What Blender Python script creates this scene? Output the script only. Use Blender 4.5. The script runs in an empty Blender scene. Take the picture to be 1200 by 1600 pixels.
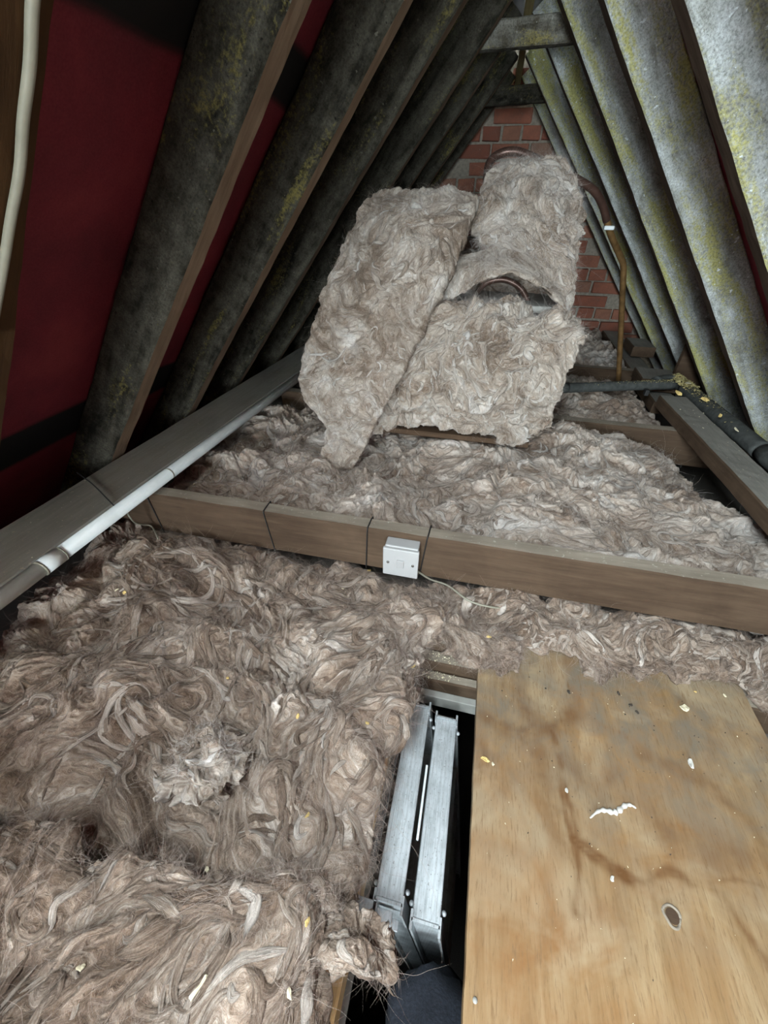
import bpy, bmesh, math, random
import numpy as np
from mathutils import Vector, Matrix

# ---------------------------------------------------------------- camera, sky, light, exposure
sc = bpy.context.scene
col = sc.collection
CZ = 0.87                                   # camera height above the ceiling joists
F_PX = 610.0
_Y = np.array([178., -460., F_PX]); _Y /= np.linalg.norm(_Y)
_X = np.array([3457., 500., -F_PX]); _X -= _Y*(_X@_Y); _X /= np.linalg.norm(_X)
_Z = np.cross(_X, _Y) * -1.0
if _Z[1] > 0: _Z = -_Z
RW = np.array([_X, _Y, _Z])                 # camera (x right, y down, z forward) -> world
cam_d = bpy.data.cameras.new('camera'); cam = bpy.data.objects.new('camera', cam_d); col.objects.link(cam)
cam_d.sensor_fit = 'HORIZONTAL'; cam_d.sensor_width = 36.0; cam_d.lens = F_PX/1200*36
cam_d.clip_start = 0.02
cr, cd, cf = RW[:, 0], RW[:, 1], RW[:, 2]
cam.matrix_world = Matrix(((cr[0], -cd[0], -cf[0], 0), (cr[1], -cd[1], -cf[1], 0), (cr[2], -cd[2], -cf[2], CZ), (0, 0, 0, 1)))
sc.camera = cam

w = bpy.data.worlds.new('overcast_sky'); sc.world = w; w.use_nodes = True
wb = w.node_tree.nodes['Background']
wb.inputs['Color'].default_value = (0.84, 0.95, 1.0, 1); wb.inputs['Strength'].default_value = 31.0
# a roof light high in the left slope beside the camera, above the frame (side, y0, y1, s0, s1; s = metres up the slope) and a gable window behind the camera
PITCH = math.radians(50); TP = math.tan(PITCH); SP = math.sin(PITCH); CP = math.cos(PITCH)
WINS = [(-1, -.95, -.05, 1.24, 1.62)]
GWX0, GWX1, GWZ0, GWZ1 = -.36, .74, -.42, .38     # window in the near gable
YB, YF = -2.7, 3.2
portals = []
for wi in WINS:
    pd = bpy.data.lights.new('window_portal', 'AREA'); pd.shape = 'RECTANGLE'
    pd.size = wi[2]-wi[1]; pd.size_y = wi[4]-wi[3]; pd.cycles.is_portal = True
    po = bpy.data.objects.new('window_portal', pd); col.objects.link(po); portals.append(po)
pd = bpy.data.lights.new('window_portal', 'AREA'); pd.shape = 'RECTANGLE'; pd.size = GWX1-GWX0; pd.size_y = GWZ1-GWZ0; pd.cycles.is_portal = True
po = bpy.data.objects.new('window_portal', pd); col.objects.link(po); po.location = ((GWX0+GWX1)/2, YB+.01, (GWZ0+GWZ1)/2); po.rotation_euler = (math.pi/2, 0, 0)
sc.view_settings.view_transform = 'Standard'; sc.view_settings.look = 'None'
sc.view_settings.gamma = 1.0; sc.view_settings.use_curve_mapping = False
sc.view_settings.exposure = 1.15
sc.cycles.max_bounces = 8; sc.cycles.diffuse_bounces = 4; sc.cycles.transparent_max_bounces = 8
sc.cycles.use_denoising = True

# ---------------------------------------------------------------- pixel helpers (directions from the photo; distances from surfaces)
def ray(x, y): return RW @ np.array([x-600., y-800., F_PX])
def onz(x, y, z): v = ray(x, y); return v*(z/v[2])
def ony(x, y, d): v = ray(x, y); return v*(d/v[1])
def onx(x, y, d): v = ray(x, y); return v*(d/v[0])

# ---------------------------------------------------------------- noise
_rs = np.random.RandomState(7)
_perm = _rs.permutation(256).astype(np.int32); _perm = np.concatenate([_perm, _perm, _perm])
_g = _rs.normal(size=(256, 3)).astype(np.float32); _g /= np.linalg.norm(_g, axis=1)[:, None]
def noise(p, seed=0):
    p = np.asarray(p, np.float32) + np.float32(seed*17.31)
    i = np.floor(p).astype(np.int32); f = p - i; i &= 255
    u = f*f*f*(f*(f*6-15)+10)
    r = None; out = np.zeros(p.shape[:-1], np.float32)
    for dx in (0, 1):
        a = _perm[i[..., 0]+dx]; wx = u[..., 0] if dx else 1-u[..., 0]
        for dy in (0, 1):
            b = _perm[a+i[..., 1]+dy]; wy = u[..., 1] if dy else 1-u[..., 1]
            for dz in (0, 1):
                g = _g[_perm[b+i[..., 2]+dz]]; wz = u[..., 2] if dz else 1-u[..., 2]
                d = (f[..., 0]-dx)*g[..., 0] + (f[..., 1]-dy)*g[..., 1] + (f[..., 2]-dz)*g[..., 2]
                out += wx*wy*wz*d
    return out*1.5
def fbm(p, o=4, seed=0):
    s = 0; a = 1.0
    for k in range(o): s = s + a*noise(p*(2.0**k), seed+k); a *= .5
    return s

# ---------------------------------------------------------------- object helpers
def tag(o, label=None, cat=None, group=None, kind=None):
    if label: o['label'] = label
    if cat: o['category'] = cat
    if group: o['group'] = group
    if kind: o['kind'] = kind
    return o
def thing(name, loc, label, cat, group=None, kind=None):
    o = bpy.data.objects.new(name, None); col.objects.link(o); o.location = loc; o.empty_display_size = .05
    return tag(o, label, cat, group, kind)
def link_mesh(name, me, mats, parent=None, loc=None):
    for m in (mats if isinstance(mats, (list, tuple)) else [mats]): me.materials.append(m)
    o = bpy.data.objects.new(name, me); col.objects.link(o)
    if parent is not None:
        o.parent = parent
    if loc is not None: o.location = loc
    return o
def wloc(o):
    l = Vector(o.location)
    while o.parent: o = o.parent; l += Vector(o.location)
    return l
def obj(name, bm, mats, parent=None, smooth=False, origin=None):
    """world-coordinate bmesh -> object; the origin goes to `origin` or the mesh's base centre"""
    vs = [v.co for v in bm.verts]
    if origin is None:
        lo = Vector((min(v.x for v in vs), min(v.y for v in vs), min(v.z for v in vs)))
        hi = Vector((max(v.x for v in vs), max(v.y for v in vs), max(v.z for v in vs)))
        origin = Vector(((lo.x+hi.x)/2, (lo.y+hi.y)/2, lo.z))
    origin = Vector(origin)
    bmesh.ops.translate(bm, verts=bm.verts, vec=-origin)
    bmesh.ops.recalc_face_normals(bm, faces=bm.faces)
    me = bpy.data.meshes.new(name); bm.to_mesh(me); bm.free()
    if smooth:
        me.polygons.foreach_set('use_smooth', [True]*len(me.polygons))
    base = wloc(parent) if parent is not None else Vector((0, 0, 0))
    return link_mesh(name, me, mats, parent, origin-base)
def grid_mesh(name, V, faces, mats, parent=None, smooth=True, origin=None):
    V = np.asarray(V, np.float32); faces = np.asarray(faces, np.int32)
    if origin is None: origin = np.array([(V[:, 0].min()+V[:, 0].max())/2, (V[:, 1].min()+V[:, 1].max())/2, V[:, 2].min()])
    V = V - np.asarray(origin, np.float32)
    me = bpy.data.meshes.new(name)
    me.vertices.add(len(V)); me.vertices.foreach_set('co', V.ravel())
    n = faces.shape[1]
    me.loops.add(faces.size); me.loops.foreach_set('vertex_index', faces.ravel())
    me.polygons.add(len(faces)); me.polygons.foreach_set('loop_start', np.arange(0, faces.size, n, dtype=np.int32))
    me.polygons.foreach_set('use_smooth', np.full(len(faces), smooth))
    me.update(calc_edges=True)
    base = np.array(wloc(parent)) if parent is not None else np.zeros(3)
    return link_mesh(name, me, mats, parent, Vector(np.asarray(origin, float)-base))
def box(bm, x0, x1, y0, y1, z0, z1, bev=0.0, mi=0):
    vs = [bm.verts.new(c) for c in ((x0,y0,z0),(x1,y0,z0),(x1,y1,z0),(x0,y1,z0),(x0,y0,z1),(x1,y0,z1),(x1,y1,z1),(x0,y1,z1))]
    fs = [bm.faces.new([vs[i] for i in q]) for q in ((0,3,2,1),(4,5,6,7),(0,1,5,4),(1,2,6,5),(2,3,7,6),(3,0,4,7))]
    for f in fs: f.material_index = mi
    if bev:
        es = list({e for f in fs for e in f.edges})
        bmesh.ops.bevel(bm, geom=es, offset=bev, segments=2, affect='EDGES', profile=.5)
    return vs
def tube(bm, pts, r, n=12, cap=True):
    pts = [Vector(p) for p in pts]; rings = []
    rr = r if isinstance(r, (list, tuple)) else [r]*len(pts)
    ref = Vector((0, 0, 1))
    t0 = (pts[1]-pts[0]).normalized()
    if abs(t0.dot(ref)) > .9: ref = Vector((1, 0, 0))
    a = t0.cross(ref).normalized()
    for i, p in enumerate(pts):
        t = (pts[min(i+1, len(pts)-1)] - pts[max(i-1, 0)]).normalized()
        a = (a - t*a.dot(t)).normalized(); b = t.cross(a)
        rings.append([bm.verts.new(p + (a*math.cos(2*math.pi*k/n) + b*math.sin(2*math.pi*k/n))*rr[i]) for k in range(n)])
    for i in range(len(rings)-1):
        for k in range(n): bm.faces.new((rings[i][k], rings[i][(k+1) % n], rings[i+1][(k+1) % n], rings[i+1][k]))
    if cap: bm.faces.new(rings[0][::-1]); bm.faces.new(rings[-1])
def smooth_path(pts, m=8):
    P = np.array(pts, float); n = len(P); out = []
    for i in range(n-1):
        p0, p1, p2, p3 = P[max(i-1, 0)], P[i], P[i+1], P[min(i+2, n-1)]
        for k in range(m):
            t = k/m; out.append(.5*((2*p1)+(-p0+p2)*t+(2*p0-5*p1+4*p2-p3)*t*t+(-p0+3*p1-3*p2+p3)*t**3))
    out.append(P[-1]); return out
def beam_mesh(name, p0, p1, up, wid, hei, mats, parent=None, seed=0, rough=.002, mi=lambda k: 0, seg=40, twist=0):
    """sawn timber from p0 to p1; section wid (across) x hei (along up); slightly uneven arrises"""
    p0 = np.array(p0, float); p1 = np.array(p1, float); L = np.linalg.norm(p1-p0); ax = (p1-p0)/L
    up = np.array(up, float); up -= ax*(up@ax); up /= np.linalg.norm(up); ac = np.cross(ax, up)
    c = .004
    prof = []
    hw, hh = wid/2, hei/2
    # 16 point section: corners rounded by c, flats with two inner points
    for (sx, sy) in ((-1,-1),(1,-1),(1,1),(-1,1)):
        prof.append((sx, sy))
    sec = []
    for i in range(4):
        a = np.array(prof[i])*[hw, hh]; b = np.array(prof[(i+1) % 4])*[hw, hh]; d = (b-a)/np.linalg.norm(b-a); l = np.linalg.norm(b-a)
        sec += [a+d*c, a+d*l*.33, a+d*l*.67, b-d*c]
    sec = np.array(sec); ns = len(sec)
    t = np.linspace(0, 1, seg)
    V = p0 + t[:, None, None]*(p1-p0) + sec[None, :, 0, None]*ac + sec[None, :, 1, None]*up
    nz = np.stack([fbm(V*6+seed*3.1+q*9.7, 3, seed) for q in range(3)], -1)
    nz2 = np.stack([fbm(V*30+seed*3.1+q*9.7, 2, seed) for q in range(3)], -1)
    V = V + nz*rough*.8 + nz2*rough*.55
    # origin frame: local x along length
    M = np.stack([ax, ac, up], 1); Vl = (V.reshape(-1, 3)-p0) @ M
    F = []; MI = []
    for i in range(seg-1):
        for k in range(ns):
            F.append((i*ns+k, i*ns+(k+1) % ns, (i+1)*ns+(k+1) % ns, (i+1)*ns+k)); MI.append(mi(k//4 if k % 4 < 3 else -1))
    me = bpy.data.meshes.new(name)
    caps = [tuple(range(ns))[::-1], tuple((seg-1)*ns+k for k in range(ns))]
    me.from_pydata([tuple(v) for v in Vl], [], F+caps)
    me.polygons.foreach_set('material_index', MI+[0, 0]); me.update()
    bm = bmesh.new(); bm.from_mesh(me); bmesh.ops.recalc_face_normals(bm, faces=bm.faces); bm.to_mesh(me); bm.free()
    o = link_mesh(name, me, mats, parent)
    base = np.array(wloc(parent)) if parent is not None else np.zeros(3)
    mw = Matrix(((M[0,0], M[0,1], M[0,2], p0[0]-base[0]), (M[1,0], M[1,1], M[1,2], p0[1]-base[1]), (M[2,0], M[2,1], M[2,2], p0[2]-base[2]), (0,0,0,1)))
    o.matrix_local = mw
    return o

# ---------------------------------------------------------------- materials
def nm(name):
    m = bpy.data.materials.new(name); m.use_nodes = True; nt = m.node_tree
    b = nt.nodes['Principled BSDF']; return m, nt, b
def N(nt, t, **k):
    n = nt.nodes.new(t)
    for a, v in k.items():
        if a.startswith('_'): setattr(n, a[1:], v)
        else: n.inputs[a.replace('__', ' ')].default_value = v
    return n
def ramp(nt, stops, src, interp='LINEAR'):
    r = nt.nodes.new('ShaderNodeValToRGB'); e = r.color_ramp.elements; r.color_ramp.interpolation = interp
    while len(e) < len(stops): e.new(.5)
    for el, (p, c) in zip(e, stops): el.position = p; el.color = (*c, 1) if len(c) == 3 else c
    nt.links.new(src, r.inputs[0]); return r
def coords(nt, scale=(1, 1, 1), kind='Object'):
    tc = nt.nodes.new('ShaderNodeTexCoord'); mp = nt.nodes.new('ShaderNodeMapping'); mp.inputs['Scale'].default_value = scale
    nt.links.new(tc.outputs[kind], mp.inputs['Vector']); return mp.outputs['Vector']
def tex(nt, vec, scale, detail=4, rough=.55, dist=0.0):
    n = nt.nodes.new('ShaderNodeTexNoise'); n.inputs['Scale'].default_value = scale; n.inputs['Detail'].default_value = detail
    n.inputs['Roughness'].default_value = rough; n.inputs['Distortion'].default_value = dist
    nt.links.new(vec, n.inputs['Vector']); return n
def mix(nt, fac, a, b, blend='MIX'):
    m = nt.nodes.new('ShaderNodeMix'); m.data_type = 'RGBA'; m.blend_type = blend
    def put(s, v):
        if isinstance(v, (tuple, list)): s.default_value = (*v, 1) if len(v) == 3 else v
        elif isinstance(v, (int, float)): s.default_value = v
        else: nt.links.new(v, s)
    put(m.inputs[0], fac); put(m.inputs[6], a); put(m.inputs[7], b); return m.outputs[2]
def bump(nt, b, src, strength, dist=.01, prev=None):
    n = nt.nodes.new('ShaderNodeBump'); n.inputs['Strength'].default_value = strength; n.inputs['Distance'].default_value = dist
    nt.links.new(src, n.inputs['Height'])
    if prev is not None: nt.links.new(prev, n.inputs['Normal'])
    nt.links.new(n.outputs['Normal'], b.inputs['Normal']); return n.outputs['Normal']
def simple(name, c, rough=.6, metal=0.0, var=.15, scale=30, bmp=.05):
    m, nt, b = nm(name)
    t = tex(nt, coords(nt), scale, 4)
    r = ramp(nt, [(.3, tuple(x*(1-var) for x in c)), (.7, tuple(min(1, x*(1+var)) for x in c))], t.outputs['Fac'])
    nt.links.new(r.outputs[0], b.inputs['Base Color']); b.inputs['Roughness'].default_value = rough; b.inputs['Metallic'].default_value = metal
    if bmp: bump(nt, b, t.outputs['Fac'], bmp, .005)
    return m
def wood(name, dark, mid, light, grain=1.0, rough=.8, spots=None):
    """timber with the grain along local x"""
    m, nt, b = nm(name)
    oi = nt.nodes.new('ShaderNodeObjectInfo')
    tc = nt.nodes.new('ShaderNodeTexCoord'); ad = nt.nodes.new('ShaderNodeVectorMath'); ad.operation = 'ADD'
    sv = nt.nodes.new('ShaderNodeVectorMath'); sv.operation = 'SCALE'; sv.inputs[0].default_value = (9.1, 3.7, 5.3); nt.links.new(oi.outputs['Random'], sv.inputs['Scale'])
    nt.links.new(tc.outputs['Object'], ad.inputs[0]); nt.links.new(sv.outputs[0], ad.inputs[1])
    mp = nt.nodes.new('ShaderNodeMapping'); mp.inputs['Scale'].default_value = (1.2, 14, 14); nt.links.new(ad.outputs[0], mp.inputs['Vector'])
    g = tex(nt, mp.outputs[0], 5*grain, 8, .65, .6)
    big = tex(nt, ad.outputs[0], 5, 5, .6, .4)
    r = ramp(nt, [(.25, dark), (.5, mid), (.75, light)], g.outputs['Fac'])
    c2 = mix(nt, .45, r.outputs[0], ramp(nt, [(.3, dark), (.7, light)], big.outputs['Fac']).outputs[0])
    if spots:
        sp = tex(nt, ad.outputs[0], 90, 3, .7)
        msk = ramp(nt, [(.62, (0, 0, 0)), (.68, (1, 1, 1))], sp.outputs['Fac'])
        c2 = mix(nt, msk.outputs[0], c2, spots)
    nt.links.new(c2, b.inputs['Base Color']); b.inputs['Roughness'].default_value = rough
    b.inputs['Specular IOR Level'].default_value = .25
    bump(nt, b, g.outputs['Fac'], .35, .003)
    return m
def mouldy(name, base_d, base_l, dust, moss, moss_lo, moss_hi, fuzz=.5):
    """rafter side: stained timber with dusty bloom and yellow-green growth"""
    m, nt, b = nm(name)
    oi = nt.nodes.new('ShaderNodeObjectInfo'); tc = nt.nodes.new('ShaderNodeTexCoord')
    sv = nt.nodes.new('ShaderNodeVectorMath'); sv.operation = 'SCALE'; sv.inputs[0].default_value = (31, 17, 23); nt.links.new(oi.outputs['Random'], sv.inputs['Scale'])
    ad = nt.nodes.new('ShaderNodeVectorMath'); ad.operation = 'ADD'; nt.links.new(tc.outputs['Object'], ad.inputs[0]); nt.links.new(sv.outputs[0], ad.inputs[1])
    v = ad.outputs[0]
    st = nt.nodes.new('ShaderNodeMapping'); st.inputs['Scale'].default_value = (1, 5, 5); nt.links.new(v, st.inputs['Vector'])
    a = tex(nt, st.outputs[0], 5, 7, .65, .5); fine = tex(nt, v, 140, 4, .7); med = tex(nt, v, 28, 5, .7)
    c = ramp(nt, [(.32, base_d), (.68, base_l)], a.outputs['Fac']).outputs[0]
    dm = ramp(nt, [(.42, (0, 0, 0)), (.68, (1, 1, 1))], mix(nt, .5, med.outputs['Fac'], a.outputs['Fac']))
    c = mix(nt, dm.outputs[0], c, dust)
    ms = nt.nodes.new('ShaderNodeMapping'); ms.inputs['Scale'].default_value = (.8, 4.5, 4.5); ms.inputs['Location'].default_value = (3.3, 1.7, 2.2); nt.links.new(v, ms.inputs['Vector'])
    mo = tex(nt, ms.outputs[0], 4.0, 4, .6, .5)
    mm = mix(nt, .4, mo.outputs['Fac'], fine.outputs['Fac'])
    mk = ramp(nt, [(moss_lo, (0, 0, 0)), (moss_hi, (1, 1, 1))], mm)
    c = mix(nt, mk.outputs[0], c, moss)
    # pale specks
    spk = ramp(nt, [(.70, (0, 0, 0)), (.74, (1, 1, 1))], tex(nt, v, 75, 2, .5).outputs['Fac'])
    c = mix(nt, spk.outputs[0], c, tuple(min(1, x*1.25) for x in dust))
    spd = ramp(nt, [(.28, (1, 1, 1)), (.38, (0, 0, 0))], fine.outputs['Fac'])
    c = mix(nt, spd.outputs[0], c, tuple(x*.5 for x in base_d))
    gr = ramp(nt, [(.35, (.62, .62, .60)), (.5, (1, 1, 1)), (.65, (1.25, 1.25, 1.25))], tex(nt, v, 230, 3, .75).outputs['Fac'])
    c = mix(nt, 1.0, c, gr.outputs[0], 'MULTIPLY')
    nt.links.new(c, b.inputs['Base Color']); b.inputs['Roughness'].default_value = .9; b.inputs['Specular IOR Level'].default_value = .2
    bump(nt, b, fine.outputs['Fac'], fuzz, .004)
    return m
def wool_mat(name, dk, md, lt, wt, scale=1.0, lockm=False):
    m, nt, b = nm(name)
    v = coords(nt, (scale,)*3, 'Object')
    at = nt.nodes.new('ShaderNodeAttribute'); at.attribute_name = 'psi'; ton = nt.nodes.new('ShaderNodeAttribute'); ton.attribute_name = 'tone'
    def streak(f, amt, seedv, det=4):
        """noise drawn out along the level lines of psi, the run of the fibres"""
        cm = nt.nodes.new('ShaderNodeCombineXYZ'); mu = nt.nodes.new('ShaderNodeMath'); mu.operation = 'MULTIPLY'; mu.inputs[1].default_value = f
        nt.links.new(at.outputs['Fac'], mu.inputs[0]); nt.links.new(mu.outputs[0], cm.inputs[0])
        sv = nt.nodes.new('ShaderNodeVectorMath'); sv.operation = 'SCALE'; sv.inputs['Scale'].default_value = amt; nt.links.new(v, sv.inputs[0])
        ad = nt.nodes.new('ShaderNodeVectorMath'); ad.operation = 'ADD'; nt.links.new(cm.outputs[0], ad.inputs[0]); nt.links.new(sv.outputs[0], ad.inputs[1])
        ad2 = nt.nodes.new('ShaderNodeVectorMath'); ad2.operation = 'ADD'; nt.links.new(ad.outputs[0], ad2.inputs[0]); ad2.inputs[1].default_value = seedv
        t = nt.nodes.new('ShaderNodeTexNoise'); t.inputs['Scale'].default_value = 1.0; t.inputs['Detail'].default_value = det; t.inputs['Roughness'].default_value = .65
        nt.links.new(ad2.outputs[0], t.inputs['Vector']); return t.outputs['Fac']
    s1 = streak(5, 26, (0, 0, 0)); s2 = streak(20, 45, (5, 3, 1)); s3 = streak(70, 90, (2, 8, 1), 3)
    fine = tex(nt, v, 260, 3, .7, 1.2)
    s = mix(nt, .38, s1, s2); s = mix(nt, .20, s, s3); s = mix(nt, .20, s, fine.outputs['Fac'])
    tn = nt.nodes.new('ShaderNodeMath'); tn.operation = 'MULTIPLY_ADD'; tn.inputs[1].default_value = .22; tn.inputs[2].default_value = 0.0
    nt.links.new(ton.outputs['Fac'], tn.inputs[0]); sm = nt.nodes.new('ShaderNodeMath'); sm.operation = 'ADD'; nt.links.new(tn.outputs[0], sm.inputs[0]); nt.links.new(s, sm.inputs[1])
    r = ramp(nt, [(.37, dk), (.46, md), (.55, lt), (.68, wt)], sm.outputs[0])
    nt.links.new(r.outputs[0], b.inputs['Base Color'])
    b.inputs['Roughness'].default_value = 1.0; b.inputs['Specular IOR Level'].default_value = .05
    b.inputs['Sheen Weight'].default_value = .15; b.inputs['Sheen Roughness'].default_value = .6
    n1 = bump(nt, b, s2, .6, .007); bump(nt, b, mix(nt, .45, s3, fine.outputs['Fac']), .7, .004, n1)
    if lockm:
        # thin frayed margins of a lock let the wool below show through
        ed = nt.nodes.new('ShaderNodeAttribute'); ed.attribute_name = 'fray'
        fr = nt.nodes.new('ShaderNodeMath'); fr.operation = 'SUBTRACT'; nt.links.new(mix(nt, .5, s3, s2), fr.inputs[0]); nt.links.new(ed.outputs['Fac'], fr.inputs[1])
        al = nt.nodes.new('ShaderNodeMapRange'); al.inputs['From Min'].default_value = -.12; al.inputs['From Max'].default_value = .22; nt.links.new(fr.outputs[0], al.inputs[0]); nt.links.new(al.outputs[0], b.inputs['Alpha'])
    return m
def fibre_mat(name, a, c):
    m, nt, b = nm(name)
    hi = nt.nodes.new('ShaderNodeHairInfo'); r = ramp(nt, [(0, a), (1, c)], hi.outputs['Random'])
    nt.links.new(r.outputs[0], b.inputs['Base Color']); b.inputs['Roughness'].default_value = .8; b.inputs['Specular IOR Level'].default_value = .1
    return m

M = {}
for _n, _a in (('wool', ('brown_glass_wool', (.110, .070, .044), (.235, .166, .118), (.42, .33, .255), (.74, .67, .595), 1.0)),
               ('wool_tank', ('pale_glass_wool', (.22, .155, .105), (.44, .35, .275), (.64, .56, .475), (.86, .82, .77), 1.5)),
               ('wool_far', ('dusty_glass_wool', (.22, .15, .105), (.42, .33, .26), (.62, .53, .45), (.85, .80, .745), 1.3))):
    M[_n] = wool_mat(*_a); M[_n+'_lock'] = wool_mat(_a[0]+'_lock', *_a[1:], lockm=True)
M['fib'] = fibre_mat('brown_fibre', (.20, .14, .105), (.58, .50, .44))
M['fib_tank'] = fibre_mat('pale_fibre', (.42, .34, .28), (.82, .78, .74))
M['timber'] = wood('aged_timber', (.036, .021, .012), (.078, .049, .030), (.125, .084, .053))
M['timber_dusty_lit'] = wood('dusty_lit_timber', (.17, .145, .11), (.28, .24, .185), (.40, .35, .28), spots=(.45, .42, .34))  # dust on top faces, paled further to paint in light from above
M['timber_yellow'] = wood('new_softwood', (.45, .28, .11), (.62, .42, .18), (.74, .54, .27))
M['strip_lit'] = wood('rafter_edge_left_lit', (.12, .078, .048), (.21, .14, .088), (.30, .215, .145))  # left inner edges: brown raised, light put into the colour
M['strip_shaded'] = wood('rafter_edge_right_shaded', (.045, .030, .020), (.08, .055, .038), (.12, .085, .06))  # right inner edges: brown kept darker, shade put into the colour
M['strip_a'] = wood('brown_rafter_edge', (.045, .021, .007), (.075, .036, .011), (.10, .05, .017))
M['mould_l'] = mouldy('mouldy_left', (.007, .006, .004), (.030, .026, .016), (.088, .082, .064), (.13, .11, .035), .55, .64, .8)
M['mould_r'] = mouldy('bleached_right', (.23, .23, .195), (.47, .50, .48), (.64, .69, .695), (.46, .445, .18), .475, .59, 1.0)
M['plate_top'] = wood('grey_plate', (.16, .155, .135), (.25, .24, .21), (.33, .32, .28), spots=(.36, .33, .25))
M['white_plastic'] = simple('white_plastic', (.43, .435, .43), .35, 0, .05, 15, .0)
M['pipe_white'] = simple('dusty_white_pipe', (.68, .74, .74), .4, 0, .10, 18, .02)
M['cable_white'] = simple('grey_cable', (.27, .26, .20), .5, 0, .12, 40, .02)
M['black_cable'] = simple('black_cable', (.02, .02, .02), .5, 0, .2, 40, .0)
M['screw'] = simple('dull_screw', (.20, .19, .17), .4, .8, .1, 60, 0)
M['copper'] = simple('tarnished_copper', (.25, .145, .058), .42, .55, .35, 35, .05)
M['copper_dark'] = simple('dark_copper', (.10, .055, .042), .38, .45, .3, 35, .05)
M['lagging'] = simple('grey_foam_lagging', (.055, .06, .056), .85, 0, .35, 60, .2)
M['tank_plastic'] = simple('black_tank_plastic', (.03, .03, .03), .5)
M['lid'] = simple('pale_lid', (.36, .36, .33), .5)
M['flake'] = simple('yellow_flake', (.72, .54, .20), .8, 0, .25, 120, .2)
M['flake_foam'] = simple('yellow_foam', (.50, .43, .20), .9, 0, .35, 90, .2)
M['flake_pale'] = simple('cream_flake', (.74, .68, .48), .8, 0, .2, 120, .2)
M['flake_white'] = simple('white_flake', (.60, .59, .54), .8, 0, .1, 120, .2)
M['crumb_dark'] = simple('dark_crumb', (.05, .04, .03), .9)
M['navy'] = simple('navy_cloth', (.018, .022, .032), .9, 0, .35, 250, .3)
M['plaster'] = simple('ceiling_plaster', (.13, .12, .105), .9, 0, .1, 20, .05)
M['carpet'] = simple('landing_carpet', (.10, .09, .08), .95, 0, .2, 200, .2)
M['collar'] = mouldy('dusty_collar', (.05, .043, .03), (.14, .125, .095), (.30, .30, .27), (.30, .26, .10), .52, .62, .6)
M['ridge'] = wood('dusty_yellow_ridge', (.20, .16, .07), (.34, .28, .13), (.48, .41, .20))
M['ply_dark'] = wood('platform_board', (.05, .03, .018), (.09, .055, .032), (.13, .08, .048))
M['mortar'] = simple('mortar', (.27, .24, .195), .95, 0, .3, 60, .4)

def brick_mat():
    m, nt, b = nm('red_brick'); oi = nt.nodes.new('ShaderNodeObjectInfo')
    v = coords(nt); t = tex(nt, v, 28, 6, .7); t2 = tex(nt, v, 140, 3, .6)
    r = ramp(nt, [(0, (.20, .065, .04)), (.35, (.30, .10, .06)), (.7, (.34, .145, .09)), (1, (.22, .14, .10))], oi.outputs['Random'])
    c = mix(nt, ramp(nt, [(.35, (0, 0, 0)), (.75, (.7, .7, .7))], t.outputs['Fac']).outputs[0], r.outputs[0], (.14, .07, .05))
    c = mix(nt, ramp(nt, [(.64, (0, 0, 0)), (.70, (.8, .8, .8))], mix(nt, .4, t.outputs['Fac'], t2.outputs['Fac'])).outputs[0], c, (.42, .38, .32))
    nt.links.new(c, b.inputs['Base Color']); b.inputs['Roughness'].default_value = .9
    bump(nt, b, mix(nt, .5, t.outputs['Fac'], t2.outputs['Fac']), .5, .006); return m
M['brick'] = brick_mat()

def felt_mat():
    m, nt, b = nm('red_roof_felt')
    tc = nt.nodes.new('ShaderNodeTexCoord'); v = tc.outputs['UV']       # u along the roof, v up the slope in metres
    sep = nt.nodes.new('ShaderNodeSeparateXYZ'); nt.links.new(v, sep.inputs[0])
    wv = tex(nt, tc.outputs['Object'], 3, 2, .5)
    blot = tex(nt, tc.outputs['Object'], 4.5, 4, .6, .3); fine = tex(nt, tc.outputs['Object'], 300, 2, .5)
    c = ramp(nt, [(.3, (.17, .022, .038)), (.55, (.27, .031, .052)), (.75, (.38, .055, .07))], blot.outputs['Fac']).outputs[0]
    c = mix(nt, .25, c, ramp(nt, [(.3, (.06, .01, .015)), (.7, (.22, .05, .06))], fine.outputs['Fac']).outputs[0])
    # two printed black bands along the lap lines up the slope
    ad = nt.nodes.new('ShaderNodeMath'); ad.operation = 'ADD'; nt.links.new(sep.outputs[1], ad.inputs[0])
    ws = nt.nodes.new('ShaderNodeMath'); ws.operation = 'MULTIPLY'; ws.inputs[1].default_value = .03; nt.links.new(wv.outputs['Fac'], ws.inputs[0]); nt.links.new(ws.outputs[0], ad.inputs[1])
    def band(lo, hi):
        r = ramp(nt, [(0, (0,)*3), (lo, (0,)*3), (lo+.006, (1,)*3), (hi, (1,)*3), (hi+.006, (0,)*3)], half.outputs[0]); return r.outputs[0]
    half = nt.nodes.new('ShaderNodeMath'); half.operation = 'MULTIPLY'; half.inputs[1].default_value = .5; nt.links.new(ad.outputs[0], half.inputs[0])
    bm_ = mix(nt, 1.0, band(*BANDS[0]), band(*BANDS[1]), 'ADD')
    bm_ = mix(nt, 1.0, bm_, band(.74, .95), 'ADD')  # third band is no print: darkness under the ridge painted on
    c = mix(nt, bm_, c, (.012, .012, .013))
    nt.links.new(c, b.inputs['Base Color']); b.inputs['Roughness'].default_value = .75; b.inputs['Specular IOR Level'].default_value = .3
    bump(nt, b, fine.outputs['Fac'], .15, .002); return m
# band positions measured up the slope from the plate level (halved to fit a ramp)
BANDS = ((.083, .145), (.515, .565))
M['felt'] = felt_mat()

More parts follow.
